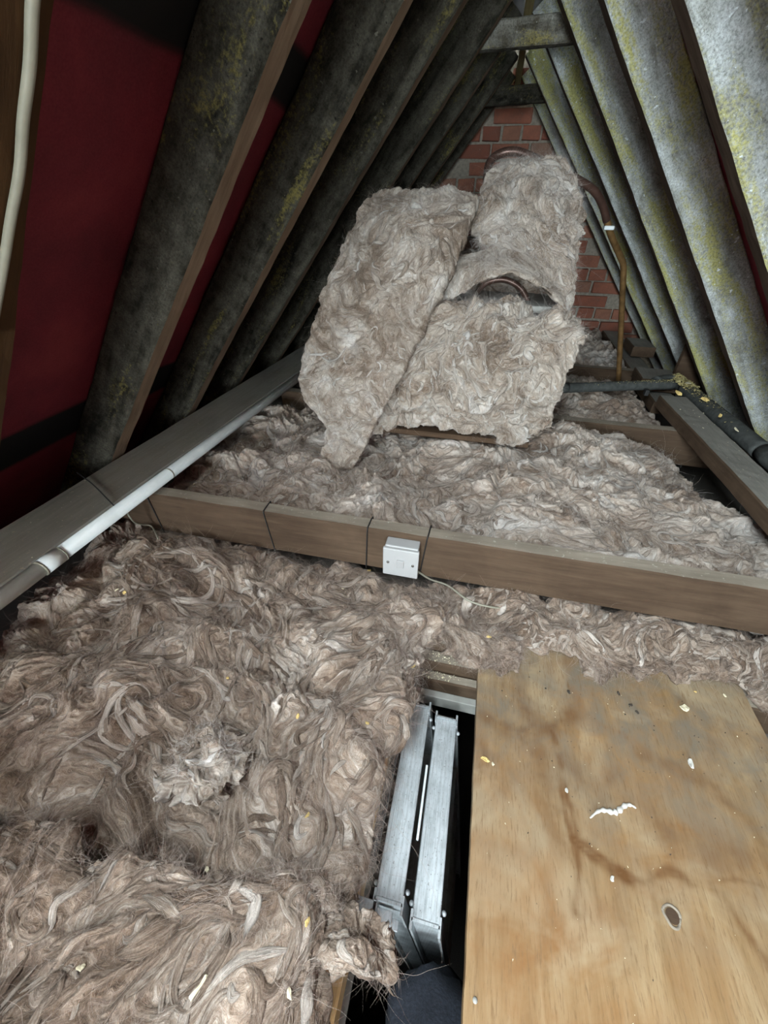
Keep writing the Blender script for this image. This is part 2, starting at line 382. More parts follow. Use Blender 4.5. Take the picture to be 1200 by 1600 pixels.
def ply_mat():
    m, nt, b = nm('stained_plywood')
    v = coords(nt); mp = nt.nodes.new('ShaderNodeMapping'); mp.inputs['Scale'].default_value = (10, 1.1, 1); nt.links.new(v, mp.inputs['Vector'])
    fig = tex(nt, mp.outputs[0], 2.2, 6, .6, 1.6)
    mp2 = nt.nodes.new('ShaderNodeMapping'); mp2.inputs['Scale'].default_value = (60, 7, 1); mp2.inputs['Rotation'].default_value = (0, 0, -.12); nt.links.new(v, mp2.inputs['Vector'])
    grain = tex(nt, mp2.outputs[0], 5, 5, .7, .3)
    big = tex(nt, v, 4.5, 5, .6, .8); mid = tex(nt, v, 14, 5, .65, .5)
    c = ramp(nt, [(.3, (.225, .135, .056)), (.5, (.315, .205, .098)), (.7, (.40, .29, .16))], fig.outputs['Fac']).outputs[0]
    c = mix(nt, ramp(nt, [(.44, (0, 0, 0)), (.66, (.8,)*3)], big.outputs['Fac']).outputs[0], c, (.25, .11, .028))
    # grey grime, heaviest towards the far end of the sheet
    sp = nt.nodes.new('ShaderNodeSeparateXYZ'); nt.links.new(v, sp.inputs[0])
    gy = nt.nodes.new('ShaderNodeMapRange'); gy.inputs['From Min'].default_value = -.05; gy.inputs['From Max'].default_value = .36; nt.links.new(sp.outputs[1], gy.inputs[0])
    gm = nt.nodes.new('ShaderNodeMath'); gm.operation = 'MULTIPLY'; nt.links.new(gy.outputs[0], gm.inputs[0]); nt.links.new(ramp(nt, [(.32, (0,)*3), (.62, (1,)*3)], mid.outputs['Fac']).outputs[0], gm.inputs[1])
    c = mix(nt, gm.outputs[0], c, (.20, .165, .12))
    lt = ramp(nt, [(.5, (0,)*3), (.72, (.75,)*3)], tex(nt, v, 6.5, 4, .6, .6).outputs['Fac'])
    c = mix(nt, lt.outputs[0], c, (.42, .335, .21))
    dkl = ramp(nt, [(.34, (.75,)*3), (.47, (0,)*3)], grain.outputs['Fac'])
    c = mix(nt, dkl.outputs[0], c, (.19, .115, .055))
    # long water stain lines following the level lines of a slow noise
    sl = tex(nt, v, 1.7, 2, .4, .4)
    ln = ramp(nt, [(.47, (0,)*3), (.50, (.22,)*3), (.503, (.2,)*3), (.512, (0,)*3)], sl.outputs['Fac'])
    c = mix(nt, ln.outputs[0], c, (.22, .105, .035))
    sa = nt.nodes.new('ShaderNodeAttribute'); sa.attribute_name = 'stain'; c = mix(nt, sa.outputs['Fac'], c, (.135, .062, .02))
    nt.links.new(c, b.inputs['Base Color']); b.inputs['Roughness'].default_value = .62; b.inputs['Specular IOR Level'].default_value = .3
    bump(nt, b, grain.outputs['Fac'], .25, .002); return m
M['ply'] = ply_mat()
def alu_mat():
    m, nt, b = nm('dusty_aluminium')
    v = coords(nt); sp = tex(nt, v, 260, 3, .6); big = tex(nt, v, 30, 4, .6)
    mp = nt.nodes.new('ShaderNodeMapping'); mp.inputs['Scale'].default_value = (160, 2, 2); nt.links.new(v, mp.inputs['Vector']); ln = tex(nt, mp.outputs[0], 2, 2)
    c = ramp(nt, [(.3, (.26, .285, .29)), (.6, (.56, .61, .63))], mix(nt, .4, big.outputs['Fac'], ln.outputs['Fac'])).outputs[0]
    c = mix(nt, ramp(nt, [(.62, (0,)*3), (.70, (.8,)*3)], sp.outputs['Fac']).outputs[0], c, (.16, .155, .14))
    nt.links.new(c, b.inputs['Base Color']); b.inputs['Metallic'].default_value = .35; b.inputs['Roughness'].default_value = .5; return m
M['alu'] = alu_mat()
M['alu_dark'] = simple('dark_aluminium', (.12, .125, .125), .5, .6, .2, 40, .02)
M['steel_rod'] = simple('dark_steel_rod', (.07, .075, .075), .4, .7, .2, 40, .02)

# ================================================================ the setting
D_R = .107                                           # rafter depth at right angles to the slope
XO = 1.0 + D_R/SP                                    # felt plane at plate level (z = -.6)
RIDGE_V = XO/CP
def slope_pt(s, side, y, off=0.0):
    """s = metres up the slope on the felt plane from z=-.6; off = metres inwards"""
    x = XO - s*CP - off*SP; z = -.6 + s*SP - off*CP
    return (-x if side < 0 else x, y, z)
def felt_patch(name, side, y0, y1, s0, s1, parent=None, sag=.006):
    nu = max(2, int((y1-y0)/.03)); nv = max(2, int((s1-s0)/.04))
    u = np.linspace(y0, y1, nu); v = np.linspace(s0, s1, nv); U, Vv = np.meshgrid(u, v)
    P = np.stack([(XO-Vv*CP)*side, U, -.6+Vv*SP], -1)
    nrm = np.array([side*SP, 0, CP])
    d = sag*(.5+fbm(np.stack([U*2.2, Vv*2.2, U*0+side], -1), 3, 5))
    P = P + d[..., None]*nrm
    idx = np.arange(nu*nv).reshape(nv, nu)
    F = np.stack([idx[:-1, :-1], idx[:-1, 1:], idx[1:, 1:], idx[1:, :-1]], -1).reshape(-1, 4)
    o = grid_mesh(name, P.reshape(-1, 3), F, M['felt'], parent, origin=(0, 0, 0) if parent is None else None)
    uv = o.data.uv_layers.new(name='UVMap'); li = F.ravel()
    uvs = np.stack([U.ravel(), Vv.ravel()], -1)[li].astype(np.float32); uv.data.foreach_set('uv', uvs.ravel())
    return o
cl_ = thing('ceiling_left', slope_pt(.9, -1, 0), 'dark red roofing felt with black bands behind the left rafters', 'roof felt', kind='structure')
_y = YB
for (_s, y0, y1, s0, s1) in WINS:
    for a in ((_y, y0, -.55, RIDGE_V), (y0-.012, y1+.012, -.55, s0), (y0-.012, y1+.012, s1, RIDGE_V)): felt_patch('felt_sheet', -1, *a, parent=cl_)
    _y = y1
felt_patch('felt_sheet', -1, _y, YF, -.55, RIDGE_V, parent=cl_)
tag(felt_patch('ceiling_right', 1, YB, YF, -.55, RIDGE_V), 'roofing felt of the right slope behind the bleached rafters', 'roof felt', kind='structure')
gm, gnt, gb = nm('window_glass')
gt = gnt.nodes.new('ShaderNodeBsdfTransparent'); gg = gnt.nodes.new('ShaderNodeBsdfGlossy'); gg.inputs['Roughness'].default_value = .02
gx = gnt.nodes.new('ShaderNodeMixShader'); gx.inputs[0].default_value = .06
gnt.links.new(gt.outputs[0], gx.inputs[1]); gnt.links.new(gg.outputs[0], gx.inputs[2]); gnt.links.new(gx.outputs[0], gnt.nodes['Material Output'].inputs[0])
def slope_box(bm, side, y0, y1, s0, s1, o0, o1):
    vs = []
    for (o, s, y) in ((o0,s0,y0),(o0,s0,y1),(o0,s1,y1),(o0,s1,y0),(o1,s0,y0),(o1,s0,y1),(o1,s1,y1),(o1,s1,y0)):
        vs.append(bm.verts.new(slope_pt(s, side, y, o)))
    for q in ((0,1,2,3),(4,5,6,7),(0,1,5,4),(1,2,6,5),(2,3,7,6),(3,0,4,7)): bm.faces.new([vs[i] for i in q])
for k, (side, y0, y1, s0, s1) in enumerate(WINS):
    wn = thing('window_%d' % (k+1), slope_pt(s0, side, (y0+y1)/2), 'roof light high in the left slope beside the camera', 'window', kind='structure')
    for (a0, a1, c0, c1) in ((y0-.004, y1+.004, s0-.03, s0+.005), (y0-.004, y1+.004, s1-.005, s1+.03), (y0-.004, y0+.01, s0, s1), (y1-.01, y1+.004, s0, s1)):
        b = bmesh.new(); slope_box(b, side, a0, a1, c0, c1, -.03, .02); obj('window_frame', b, M['timber'], wn)
    b = bmesh.new(); slope_box(b, side, y0+.01, y1-.01, s0+.01, s1-.01, -.012, -.008); obj('pane', b, gm, wn)
    pc = Vector(slope_pt((s0+s1)/2, side, (y0+y1)/2, .03)); inw = Vector((-SP*side, 0, -CP)); ys = Vector((0, 1, 0)); xs = (-inw).cross(ys)
    portals[k].matrix_world = Matrix(((ys.x, xs.x, -inw.x, pc.x), (ys.y, xs.y, -inw.y, pc.y), (ys.z, xs.z, -inw.z, pc.z), (0, 0, 0, 1)))

# gables
APEX_Z = -.6 + XO*TP
def gable(name, y0, y1, mat, label):
    b = bmesh.new(); xb = XO + .4/TP
    vs = [b.verts.new(p) for y in (y0, y1) for p in ((-xb, y, -1.0), (xb, y, -1.0), (0, y, APEX_Z))]
    b.faces.new(vs[:3]); b.faces.new(vs[3:])
    for i in range(3): b.faces.new((vs[i], vs[(i+1) % 3], vs[3+(i+1) % 3], vs[3+i]))
    return tag(obj(name, b, mat), label, 'gable wall', kind='structure')
gw = gable('wall_far', YF, YF+.1, M['mortar'], 'far gable wall of old red brick behind the wrapped tank')
# near gable behind the camera, with a window
b = bmesh.new()
def prism(bm, poly, y0, y1):
    a = [bm.verts.new((x, y0, z)) for x, z in poly]; c = [bm.verts.new((x, y1, z)) for x, z in poly]; n = len(poly)
    bm.faces.new(a); bm.faces.new(c)
    for i in range(n): bm.faces.new((a[i], a[(i+1) % n], c[(i+1) % n], c[i]))
_xb = XO + .4/TP; _xl = lambda z: (APEX_Z-z)/TP
_xt = min(GWX1, _xl(GWZ1)-.01)
prism(b, [(-_xb, -1.0), (_xb, -1.0), (_xl(GWZ0), GWZ0), (-_xl(GWZ0), GWZ0)], YB-.1, YB)
prism(b, [(-_xl(GWZ0), GWZ0), (GWX0, GWZ0), (GWX0, GWZ1), (-_xl(GWZ1), GWZ1)], YB-.1, YB)
prism(b, [(GWX1, GWZ0), (_xl(GWZ0), GWZ0), (_xl(GWZ1), GWZ1), (_xt, GWZ1)], YB-.1, YB)
prism(b, [(-_xl(GWZ1), GWZ1), (_xl(GWZ1), GWZ1), (0, APEX_Z)], YB-.1, YB)
tag(obj('wall_near', b, M['brick']), 'near gable wall behind the camera', 'gable wall', kind='structure')
w2 = thing('window_2', ((GWX0+GWX1)/2, YB-.05, GWZ0), 'window in the near gable wall', 'window', kind='structure')
for a in ((GWX0-.02, GWX1+.02, GWZ0-.02, GWZ0+.03), (GWX0-.02, GWX1+.02, GWZ1-.03, GWZ1+.02), (GWX0-.02, GWX0+.03, GWZ0, GWZ1), (GWX1-.03, GWX1+.02, GWZ0, GWZ1)):
    b = bmesh.new(); box(b, a[0], a[1], YB-.07, YB-.03, a[2], a[3]); obj('window_frame', b, M['timber'], w2)
b = bmesh.new(); box(b, GWX0+.03, GWX1-.03, YB-.052, YB-.048, GWZ0+.03, GWZ1-.03); obj('pane', b, gm, w2)
rnd = random.Random(5)
brick_protos = []
for k in range(4):
    b = bmesh.new(); box(b, -.104, .104, -.014, .014, -.031, .031, .004)
    for v in b.verts: v.co += Vector((rnd.uniform(-.003, .003), rnd.uniform(-.003, .002), rnd.uniform(-.003, .003)))
    me = bpy.data.meshes.new('brick'); b.to_mesh(me); b.free(); me.materials.append(M['brick']); brick_protos.append(me)
    b = bmesh.new(); box(b, -.049, .049, -.014, .014, -.031, .031, .004)
    for v in b.verts: v.co += Vector((rnd.uniform(-.003, .003), rnd.uniform(-.003, .002), rnd.uniform(-.003, .003)))
    me = bpy.data.meshes.new('brick'); b.to_mesh(me); b.free(); me.materials.append(M['brick']); brick_protos.append(me)
gl = wloc(gw)
for r in range(-9, 17):
    zc = -.29 + r*.075 + rnd.uniform(-.003, .003); half = (APEX_Z-zc)/TP - .03
    if zc > APEX_Z-.1 or zc < -.72: continue
    header = (r % 3 == 0); pitch = .112 if header else .222; off = rnd.uniform(0, .02) + (.111 if r % 2 else 0)
    x = -math.floor(half/pitch)*pitch - pitch + off
    while x < half:
        if abs(x) + (.05 if header else .11) < half:
            o = bpy.data.objects.new('brick', brick_protos[rnd.randrange(4)*2+(1 if header else 0)]); col.objects.link(o); o.parent = gw
            o.location = Vector((x+rnd.uniform(-.003, .003), YF-.008+rnd.uniform(-.004, .004), zc)) - gl; o.rotation_euler = (0, rnd.uniform(-.012, .012), rnd.uniform(-.01, .01))
        x += pitch

# ceiling boards under the loft with the hatch hole, and the dark landing below
HX0, HX1, HY0, HY1 = -.05, .52, -.62, .53
b = bmesh.new()
for a in ((-1.5, HX0, YB, YF), (HX1, 1.5, YB, YF), (HX0, HX1, HY1, YF), (HX0, HX1, YB, HY0)): box(b, a[0], a[1], a[2], a[3], -.985, -.97)
tag(obj('floor', b, M['plaster']), 'plasterboard ceiling under the loft insulation', 'floor', kind='structure')
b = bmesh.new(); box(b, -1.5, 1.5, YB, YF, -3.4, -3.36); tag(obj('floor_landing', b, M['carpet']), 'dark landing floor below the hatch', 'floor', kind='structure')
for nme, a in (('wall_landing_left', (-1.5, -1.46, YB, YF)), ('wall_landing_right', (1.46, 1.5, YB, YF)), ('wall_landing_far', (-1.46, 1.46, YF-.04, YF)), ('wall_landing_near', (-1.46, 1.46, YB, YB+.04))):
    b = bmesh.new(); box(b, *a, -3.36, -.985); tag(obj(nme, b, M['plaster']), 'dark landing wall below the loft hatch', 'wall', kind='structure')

# ================================================================ rafters
def rafter(name, side, yf, yb, wid, label, group, mats, seed, s0=-.30, s1=None, rough=.0022, depth=D_R):
    """yf / yb: front-face Y at the top and at the bottom of the rafter"""
    s1 = 1.622 if s1 is None else s1
    p0 = np.array(slope_pt(s0, side, yb+wid/2, depth/2)); p1 = np.array(slope_pt(s1, side, yf+wid/2, depth/2))
    up = (-side*SP, 0, -CP)                                    # inward face on +up
    o = beam_mesh(name, p0, p1, up, wid, depth, mats, None, seed, rough, mi=lambda k: 1 if k == 2 else 0, seg=60)
    return tag(o, label, 'rafter', group)
GL, GR = 'left slope rafters', 'right slope rafters'
ml = [M['mould_l'], M['strip_lit']]
LR = [('second left rafter from the camera, dark mouldy face between red felt', .765, .765, .056),
      ('third left rafter, olive-black with yellow dust, ragged brown edge', 1.125, 1.125, .052),
      ('fourth left rafter, its foot beside the end of the white pipe', 1.465, 1.475, .045),
      ('fifth left rafter, running down behind the wrapped tank', 1.895, 1.89, .045),
      ('sixth left rafter, thin pale edge behind the wrapped tank', 2.235, 2.26, .045),
      ('seventh left rafter, thin pale edge near the brick gable', 2.68, 2.65, .045),
      ('last left rafter, dark, against the brick gable', 3.02, 2.98, .045)]
for k, (lb, yt, yb_, wd) in enumerate(LR): rafter('rafter', -1, yt, yb_, wd, lb, GL, ml, 10+k)
rafter('rafter', -1, .385, .375, .055, 'nearest left rafter with brown edge carrying a grey cable', GL, [M['strip_a'], M['strip_a']], 31)
rafter('rafter', -1, .315, .305, .058, 'brown timber doubling the nearest left rafter at the frame edge', GL, [M['strip_a'], M['timber']], 32)
mr = [M['mould_r'], M['strip_shaded']]
RR = [('nearest right rafter, pale bleached face with thick yellow growth', 1.12, 1.10, .055),
      ('second right rafter, pale face with a small brown knot mark', 1.475, 1.555, .05),
      ('third right rafter, greenish bleached face, collar nailed beside it', 1.80, 2.0, .048),
      ('fourth right rafter, pale face with yellow patches above the pipe joint', 2.20, 2.31, .045),
      ('fifth right rafter, narrow pale face behind the copper pipe', 2.66, 2.70, .045),
      ('last right rafter, against the brick gable', 3.01, 3.01, .045)]
for k, (lb, yt, yb_, wd) in enumerate(RR): rafter('rafter', 1, yt, yb_, wd, lb, GR, mr, 50+k)
for _k, _y in enumerate((.745, .37, .0, -.38, -.76, -1.14, -1.9)):
    rafter('rafter', 1, _y, _y, .05, ('right rafter just outside the picture, beside the camera', 'right rafter above the near end of the plywood', 'right rafter level with the camera', 'first right rafter behind the camera', 'second right rafter behind the camera', 'third right rafter behind the camera', 'right rafter close to the near gable')[_k], GR, mr, 60+_k)
# ridge board and collars
o = beam_mesh('ridge_board', (0, YB, .60), (0, YF-.02, .60), (0, 0, 1), .026, .19, [M['ridge']], None, 70, .0015)
tag(o, 'ridge board at the very top between the two slopes', 'ridge board')
for yy, z0, z1, hw, lb in ((1.955, .44, .505, .19, 'dusty collar tie across the roof peak, nearer of two'), (2.745, .435, .50, .17, 'far collar tie across the roof peak above the bricks')):
    o = beam_mesh('collar_tie', (-hw, yy+.02, (z0+z1)/2-.004), (hw, yy+.02, (z0+z1)/2+.004), (0, 0, 1), .04, z1-z0, [M['mould_l'] if yy > 2.5 else M['collar']], None, 71, .002)
    tag(o, lb, 'collar tie', 'collar ties at the roof peak')

# ================================================================ floor timbers
def timber(name, p0, p1, wid, hei, mats, label, cat, group=None, seed=1, rough=.0018, mi=lambda k: 0, up=(0, 0, 1)):
    return tag(beam_mesh(name, p0, p1, up, wid, hei, mats, None, seed, rough, mi=mi), label, cat, group)
tmix = lambda k: 1 if k == 2 else 0
timber('binder_beam', (-.99, .721, -.665), (1.0, .721, -.665), .042, .13, [M['timber'], M['timber_dusty_lit']], 'brown timber beam crossing the loft with the light switch', 'beam', 'cross beams', 81, .0018, tmix)
timber('binder_beam', (-.80, 1.53, -.665), (.98, 1.50, -.665), .046, .13, [M['timber_yellow'] if False else M['timber'], M['timber_dusty_lit']], 'second cross beam, half buried, behind the wrapped tank', 'beam', 'cross beams', 82, .0018, tmix)
timber('binder_beam', (-.80, 2.26, -.665), (.98, 2.21, -.665), .046, .13, [M['timber'], M['timber_dusty_lit']], 'third cross beam under the dark pipe near the gable', 'beam', 'cross beams', 83, .0018, tmix)
o = timber('wall_plate', (-.935, -1.2, -.578), (-.82, 2.6, -.578), .165, .044, [M['plate_top'], M['plate_top']], 'grey dusty timber plate along the left eaves under the white pipe', 'timber', None, 84, .002)
o = timber('wall_plate', (.785, .70, -.577), (.772, 1.72, -.577), .098, .046, [M['timber'], M['plate_top']], 'grey dusty timber plate along the right eaves beside dark pipe', 'timber', None, 85, .002, tmix)
# offcuts and blocks at the right rafter feet
def pxz(x, y, z): return onz(x, y, z)
def block(name, ctr, sx, sy, sz, rz, mats, label, cat, group=None, ry=0, seed=1):
    c, s_ = math.cos(rz), math.sin(rz); d = np.array([c, s_, math.sin(ry)])*sx/2
    return tag(beam_mesh(name, np.array(ctr)-d, np.array(ctr)+d, (0, 0, 1), sy, sz, mats, None, seed, .0015, mi=tmix, seg=14), label, cat, group)
c1 = onz(1025, 588, -.56); block('timber_block', (c1[0], c1[1], -.575), .17, .15, .05, math.radians(86), [M['timber'], M['plate_top']], 'flat dusty timber block at a rafter foot by the pipe elbow', 'block', 'blocks at right eaves', seed=86)
c1 = onz(1003, 542, -.54); block('timber_block', (c1[0]+.02, c1[1]+.1, -.565), .20, .11, .05, math.radians(88), [M['timber'], M['plate_top']], 'farther dusty timber block at a rafter foot near the bricks', 'block', 'blocks at right eaves', seed=87)
timber('wall_plate', (.80, 1.80, -.635), (.86, 3.15, -.635), .10, .05, [M['timber'], M['plate_top']], 'far length of eaves plate running to the brick gable', 'timber', None, 88, .002, tmix)
p = ony(1072, 565, 1.95)
block('board_offcut', (1.03, 2.14, -.52), .24, .02, .22, math.radians(8), [M['timber'], M['plate_top']], 'dark board offcut standing behind the eaves timbers', 'board', None, seed=89)
# hatch trimmers and lining at the far end of the hatch
timber('hatch_trimmer', (-.12, .632, -.913), (1.1, .632, -.913), .05, .09, [M['timber'], M['timber_dusty_lit']], 'dusty trimmer joist across the far end of the hatch', 'joist', None, 90, .0015, tmix)
timber('hatch_lining', (-.10, .588, -.925), (.6, .588, -.925), .036, .065, [M['timber'], M['timber_dusty_lit']], 'inner wooden ledge of the hatch strewn with crumbs', 'hatch lining', None, 91, .0012, tmix)
timber('hatch_lining', (-.10, .555, -.955), (.6, .555, -.955), .028, .06, [M['timber'], M['timber_dusty_lit']], 'lower wooden ledge of the hatch, brown front', 'hatch lining', None, 92, .0012, tmix)
b = bmesh.new(); box(b, -.05, .52, .522, .540, -1.01, -.968, .002); tag(obj('hatch_trim', b, M['lid']), 'pale grey painted trim strip along the hatch opening', 'trim')
timber('softwood_lining', (-.082, -.62, -.925), (-.082, .56, -.925), .045, .11, [M['timber_yellow'], M['timber_yellow']], 'pale yellow softwood frame along the left of the hatch', 'hatch frame', None, 93, .001)
for k, yj in enumerate((.18, -.3)):
    timber('ceiling_joist', (.53, yj, -.918), (1.12, yj, -.918), .046, .10, [M['timber'], M['timber_dusty_lit']], ('ceiling joist under the middle of the plywood', 'ceiling joist under the near end of the plywood')[k], 'joist', 'joists under the plywood', 94+k, .0015, tmix)
# plywood
def plywood():
    x0, x1, y0, y1 = .108, .695, -.42, .665; nx, ny = 150, 280
    u = np.linspace(x0, x1, nx); v = np.linspace(y0, y1, ny); U, V = np.meshgrid(u, v)
    z = -.850 + .0012*fbm(np.stack([U*4, V*4, U*0], -1), 3, 3)
    e = .0012*noise(np.stack([U*0, V*30, V*0], -1), 2)
    top = np.stack([U+e, V, z], -1); bot = top.copy(); bot[..., 2] -= .018
    P = np.concatenate([top.reshape(-1, 3), bot.reshape(-1, 3)]); i = np.arange(nx*ny).reshape(ny, nx); n = nx*ny
    F = [np.stack([i[:-1, :-1], i[:-1, 1:], i[1:, 1:], i[1:, :-1]], -1).reshape(-1, 4)]; F.append(F[0][:, ::-1]+n)
    for e_ in (i[0], i[-1][::-1], i[:, 0][::-1], i[:, -1]): F.append(np.stack([e_[:-1], e_[:-1]+n, e_[1:]+n, e_[1:]], -1)[:, ::-1])
    o = grid_mesh('plywood_sheet', P, np.concatenate(F), M['ply'], None, smooth=False, origin=((x0+x1)/2, (y0+y1)/2, -.868))
    st = np.zeros(nx*ny); XY = top.reshape(-1, 3)[:, :2]; wob = .010*fbm(np.c_[XY*14, XY[:, :1]*0], 3, 9)
    for path, wd, am in (([(850, 1120), (871, 1167), (879, 1233), (900, 1317), (906, 1420)], .007, .85), ([(896, 1312), (945, 1348), (1000, 1378), (1045, 1362), (1090, 1385), (1128, 1398), (1160, 1450), (1200, 1505), (1260, 1600)], .0075, 1.0),
                         ([(1090, 1385), (1150, 1375), (1230, 1400)], .006, .7), ([(1000, 1180), (1070, 1205), (1140, 1255), (1210, 1330)], .014, .45), ([(760, 1120), (830, 1150), (890, 1110)], .02, .6), ([(800, 1060), (830, 1130), (850, 1230), (880, 1330)], .022, .5), ([(1040, 1300), (1110, 1330), (1200, 1360)], .03, .45), ([(880, 1180), (930, 1230), (960, 1210)], .02, .4)):
        Q = np.array(smooth_path([onz(a, b_, -.85)[:2] for a, b_ in path], 6)); d = np.full(len(XY), 9.0)
        for i in range(len(Q)-1):
            e_ = Q[i+1]-Q[i]; t_ = np.clip(((XY-Q[i])@e_)/(e_@e_), 0, 1); d = np.minimum(d, np.linalg.norm(XY-Q[i]-t_[:, None]*e_, axis=1))
        st = np.maximum(st, am*np.exp(-((d+wob)/wd)**2))
    st = st*np.clip(.75+fbm(np.c_[XY*30, XY[:, :1]*0], 3, 4)*.6, 0, 1.2)
    at_ = o.data.attributes.new('stain', 'FLOAT', 'POINT'); at_.data.foreach_set('value', np.r_[st, st].astype(np.float32))
    tag(o, 'stained plywood sheet laid as a walkway right of the hatch', 'board')
    b = bmesh.new(); c = onz(1050, 1432, -.850)
    for k in range(24):
        pass
    tube(b, [(c[0]+.011*math.cos(a)*(1+.15*math.sin(3*a)), c[1]+.013*math.sin(a), -.8495+.001*math.sin(2*a)) for a in np.linspace(0, 2*math.pi, 22)], .0022, 6)
    obj('knot_rim', b, M['timber_dusty_lit'], o, True)
    b = bmesh.new(); bmesh.ops.create_circle(b, cap_ends=True, radius=.0095, segments=18)
    bmesh.ops.translate(b, verts=b.verts, vec=(c[0], c[1], -.8482)); obj('knot', b, M['timber'], o)
    b = bmesh.new(); c = onz(742, 1563, -.85); bmesh.ops.create_uvsphere(b, u_segments=10, v_segments=6, radius=.0035)
    for v in b.verts: v.co = Vector((v.co.x+c[0], v.co.y+c[1], v.co.z*.5-.8485))
    obj('screw_head', b, M['lid'], o, True)
plywood()

# ================================================================ glass wool
def cubic_up(C, nu, nv):
    """control grid (rows, cols, 3) -> smooth (nv, nu, 3) by Catmull-Rom along both axes"""
    def up(A, n):
        m = A.shape[0]; t = np.linspace(0, m-1, n); i = np.clip(np.floor(t).astype(int), 0, m-2); f = (t-i)[:, None, None]
        g = lambda k: A[np.clip(i+k, 0, m-1)]
        p0, p1, p2, p3 = g(-1), g(0), g(1), g(2)
        p0 = np.where((i == 0)[:, None, None], 2*p1-p2, p0); p3 = np.where((i == m-2)[:, None, None], 2*p2-p1, p3)
        return .5*(2*p1+(p2-p0)*f+(2*p0-5*p1+4*p2-p3)*f*f+(3*p1-p0-3*p2+p3)*f**3)
    A = up(np.asarray(C, float), nv); return up(A.transpose(1, 0, 2), nu).transpose(1, 0, 2)
def normals(P):
    du = np.gradient(P, axis=1); dv = np.gradient(P, axis=0); n = np.cross(du, dv); return n/(np.linalg.norm(n, axis=-1, keepdims=True)+1e-9)
def flow(Q, sc_, seed):
    """warped position and stream function psi: the fibres run along the level lines of psi"""
    q = Q*sc_
    wv = np.stack([noise(q*3.0+k*11.3, seed+k) for k in range(3)], -1); q1 = q + wv*.16
    psi = noise(q1*3.6, seed+12)*4.0 + noise(q1*8.5, seed+13)*2.0 + noise(q1*18, seed+17)*.9 + noise(q1*42, seed+21)*.34 + noise(q1*95, seed+23)*.13
    return q1, psi
def wool_height(Q, sc_, seed):
    """locks of fibre lying over one another, with puffs and creases; returns height, psi, tone"""
    q1, psi = flow(Q, sc_, seed)
    wv2 = np.stack([noise(q1*9.0+k*7.7, seed+4+k) for k in range(3)], -1); q2 = q1 + wv2*.05
    big = noise(q1*4.5, seed+8)
    puff = np.abs(noise(q2*8.0, seed+9)); puff2 = np.abs(noise(q2*19.0, seed+10))
    def lock(k, along, sd):
        along = along*1.7; return noise(np.stack([psi*k, q1[..., 0]*along+q1[..., 2]*along*.7, q1[..., 1]*along-q1[..., 2]*along*.7], -1), sd)
    l1 = 1-np.abs(lock(.9, 5.0, seed+14))*1.7; l2 = 1-np.abs(lock(2.4, 8, seed+15))*1.7; l3 = lock(6.5, 16, seed+16)
    where = np.clip(.5+noise(q1*5.0+5.5, seed+18)*1.4, 0, 1)
    h = .95*big + 1.0*np.minimum(puff*1.7, 1) + .42*puff2 + where*(.60*l1 + .32*l2) + .18*l3 + .09*noise(q2*48, seed+19) + .05*noise(q2*95, seed+22)
    tone = .40*lock(.8, 4.0, seed+24) + .35*lock(3.1, 9, seed+25) + .60*noise(q1*3.0, seed+26) + .45*noise(q2*9, seed+27)
    return h - .9, psi, tone
def fibres(name, parent, P, Nn, n, length, rad, mat, seed, lift=.35, edge_bias=None, fscale=1.0, fseed=1):
    rs = np.random.RandomState(seed); base = np.array(wloc(parent))
    nv, nu = P.shape[:2]
    if edge_bias is None:
        iu = rs.randint(int(nu*.05), int(nu*.95), n); iv = rs.randint(int(nv*.05), int(nv*.95), n)
    else:
        w_ = edge_bias.ravel()/edge_bias.sum(); k = rs.choice(nu*nv, n, p=w_); iv, iu = np.unravel_index(k, (nv, nu))
    p = P[iv, iu]; nn = Nn[iv, iu]
    m = 6
    # flow: gradient of a smooth field, turned a quarter about the normal
    e = .004
    def psi(x): return flow(x, fscale, fseed)[1]
    g = np.stack([psi(p+np.eye(3)[k]*e)-psi(p-np.eye(3)[k]*e) for k in range(3)], -1)
    t = np.cross(nn, g); t /= (np.linalg.norm(t, axis=1, keepdims=True)+1e-9)
    t += rs.normal(size=t.shape)*.28; t -= nn*(t*nn).sum(1, keepdims=True)*.7; t /= (np.linalg.norm(t, axis=1, keepdims=True)+1e-9)
    side = np.cross(nn, t)
    L = length*np.exp(rs.normal(size=n)*.5); k1 = rs.normal(size=n)*1.6; lf = np.abs(rs.normal(size=n))*lift
    pts = np.empty((n, m, 3), np.float32); pts[:, 0] = p - nn*.002; d = t + nn*lf[:, None]; cur = pts[:, 0].astype(float)
    for j in range(1, m):
        a = k1*(1.0/m)
        d = d + side*a[:, None] + rs.normal(size=d.shape)*.22 - nn*(lf*.38)[:, None]; d /= np.linalg.norm(d, axis=1, keepdims=True)
        cur = cur + d*(L/m)[:, None]; pts[:, j] = cur
    hc = bpy.data.hair_curves.new(name); hc.add_curves([m]*n)
    hc.attributes['position'].data.foreach_set('vector', (pts-base).astype(np.float32).ravel())
    ra = hc.attributes.get('radius') or hc.attributes.new('radius', 'FLOAT', 'POINT')
    prof = np.array([1, 1, .9, .75, .5, .2], np.float32)
    ra.data.foreach_set('value', (rad*np.exp(rs.normal(size=(n, 1))*.3)*prof[None]).astype(np.float32).ravel())
    hc.materials.append(mat)
    o = bpy.data.objects.new(name, hc); col.objects.link(o); o.parent = parent; o['kind'] = 'stuff'
    return o
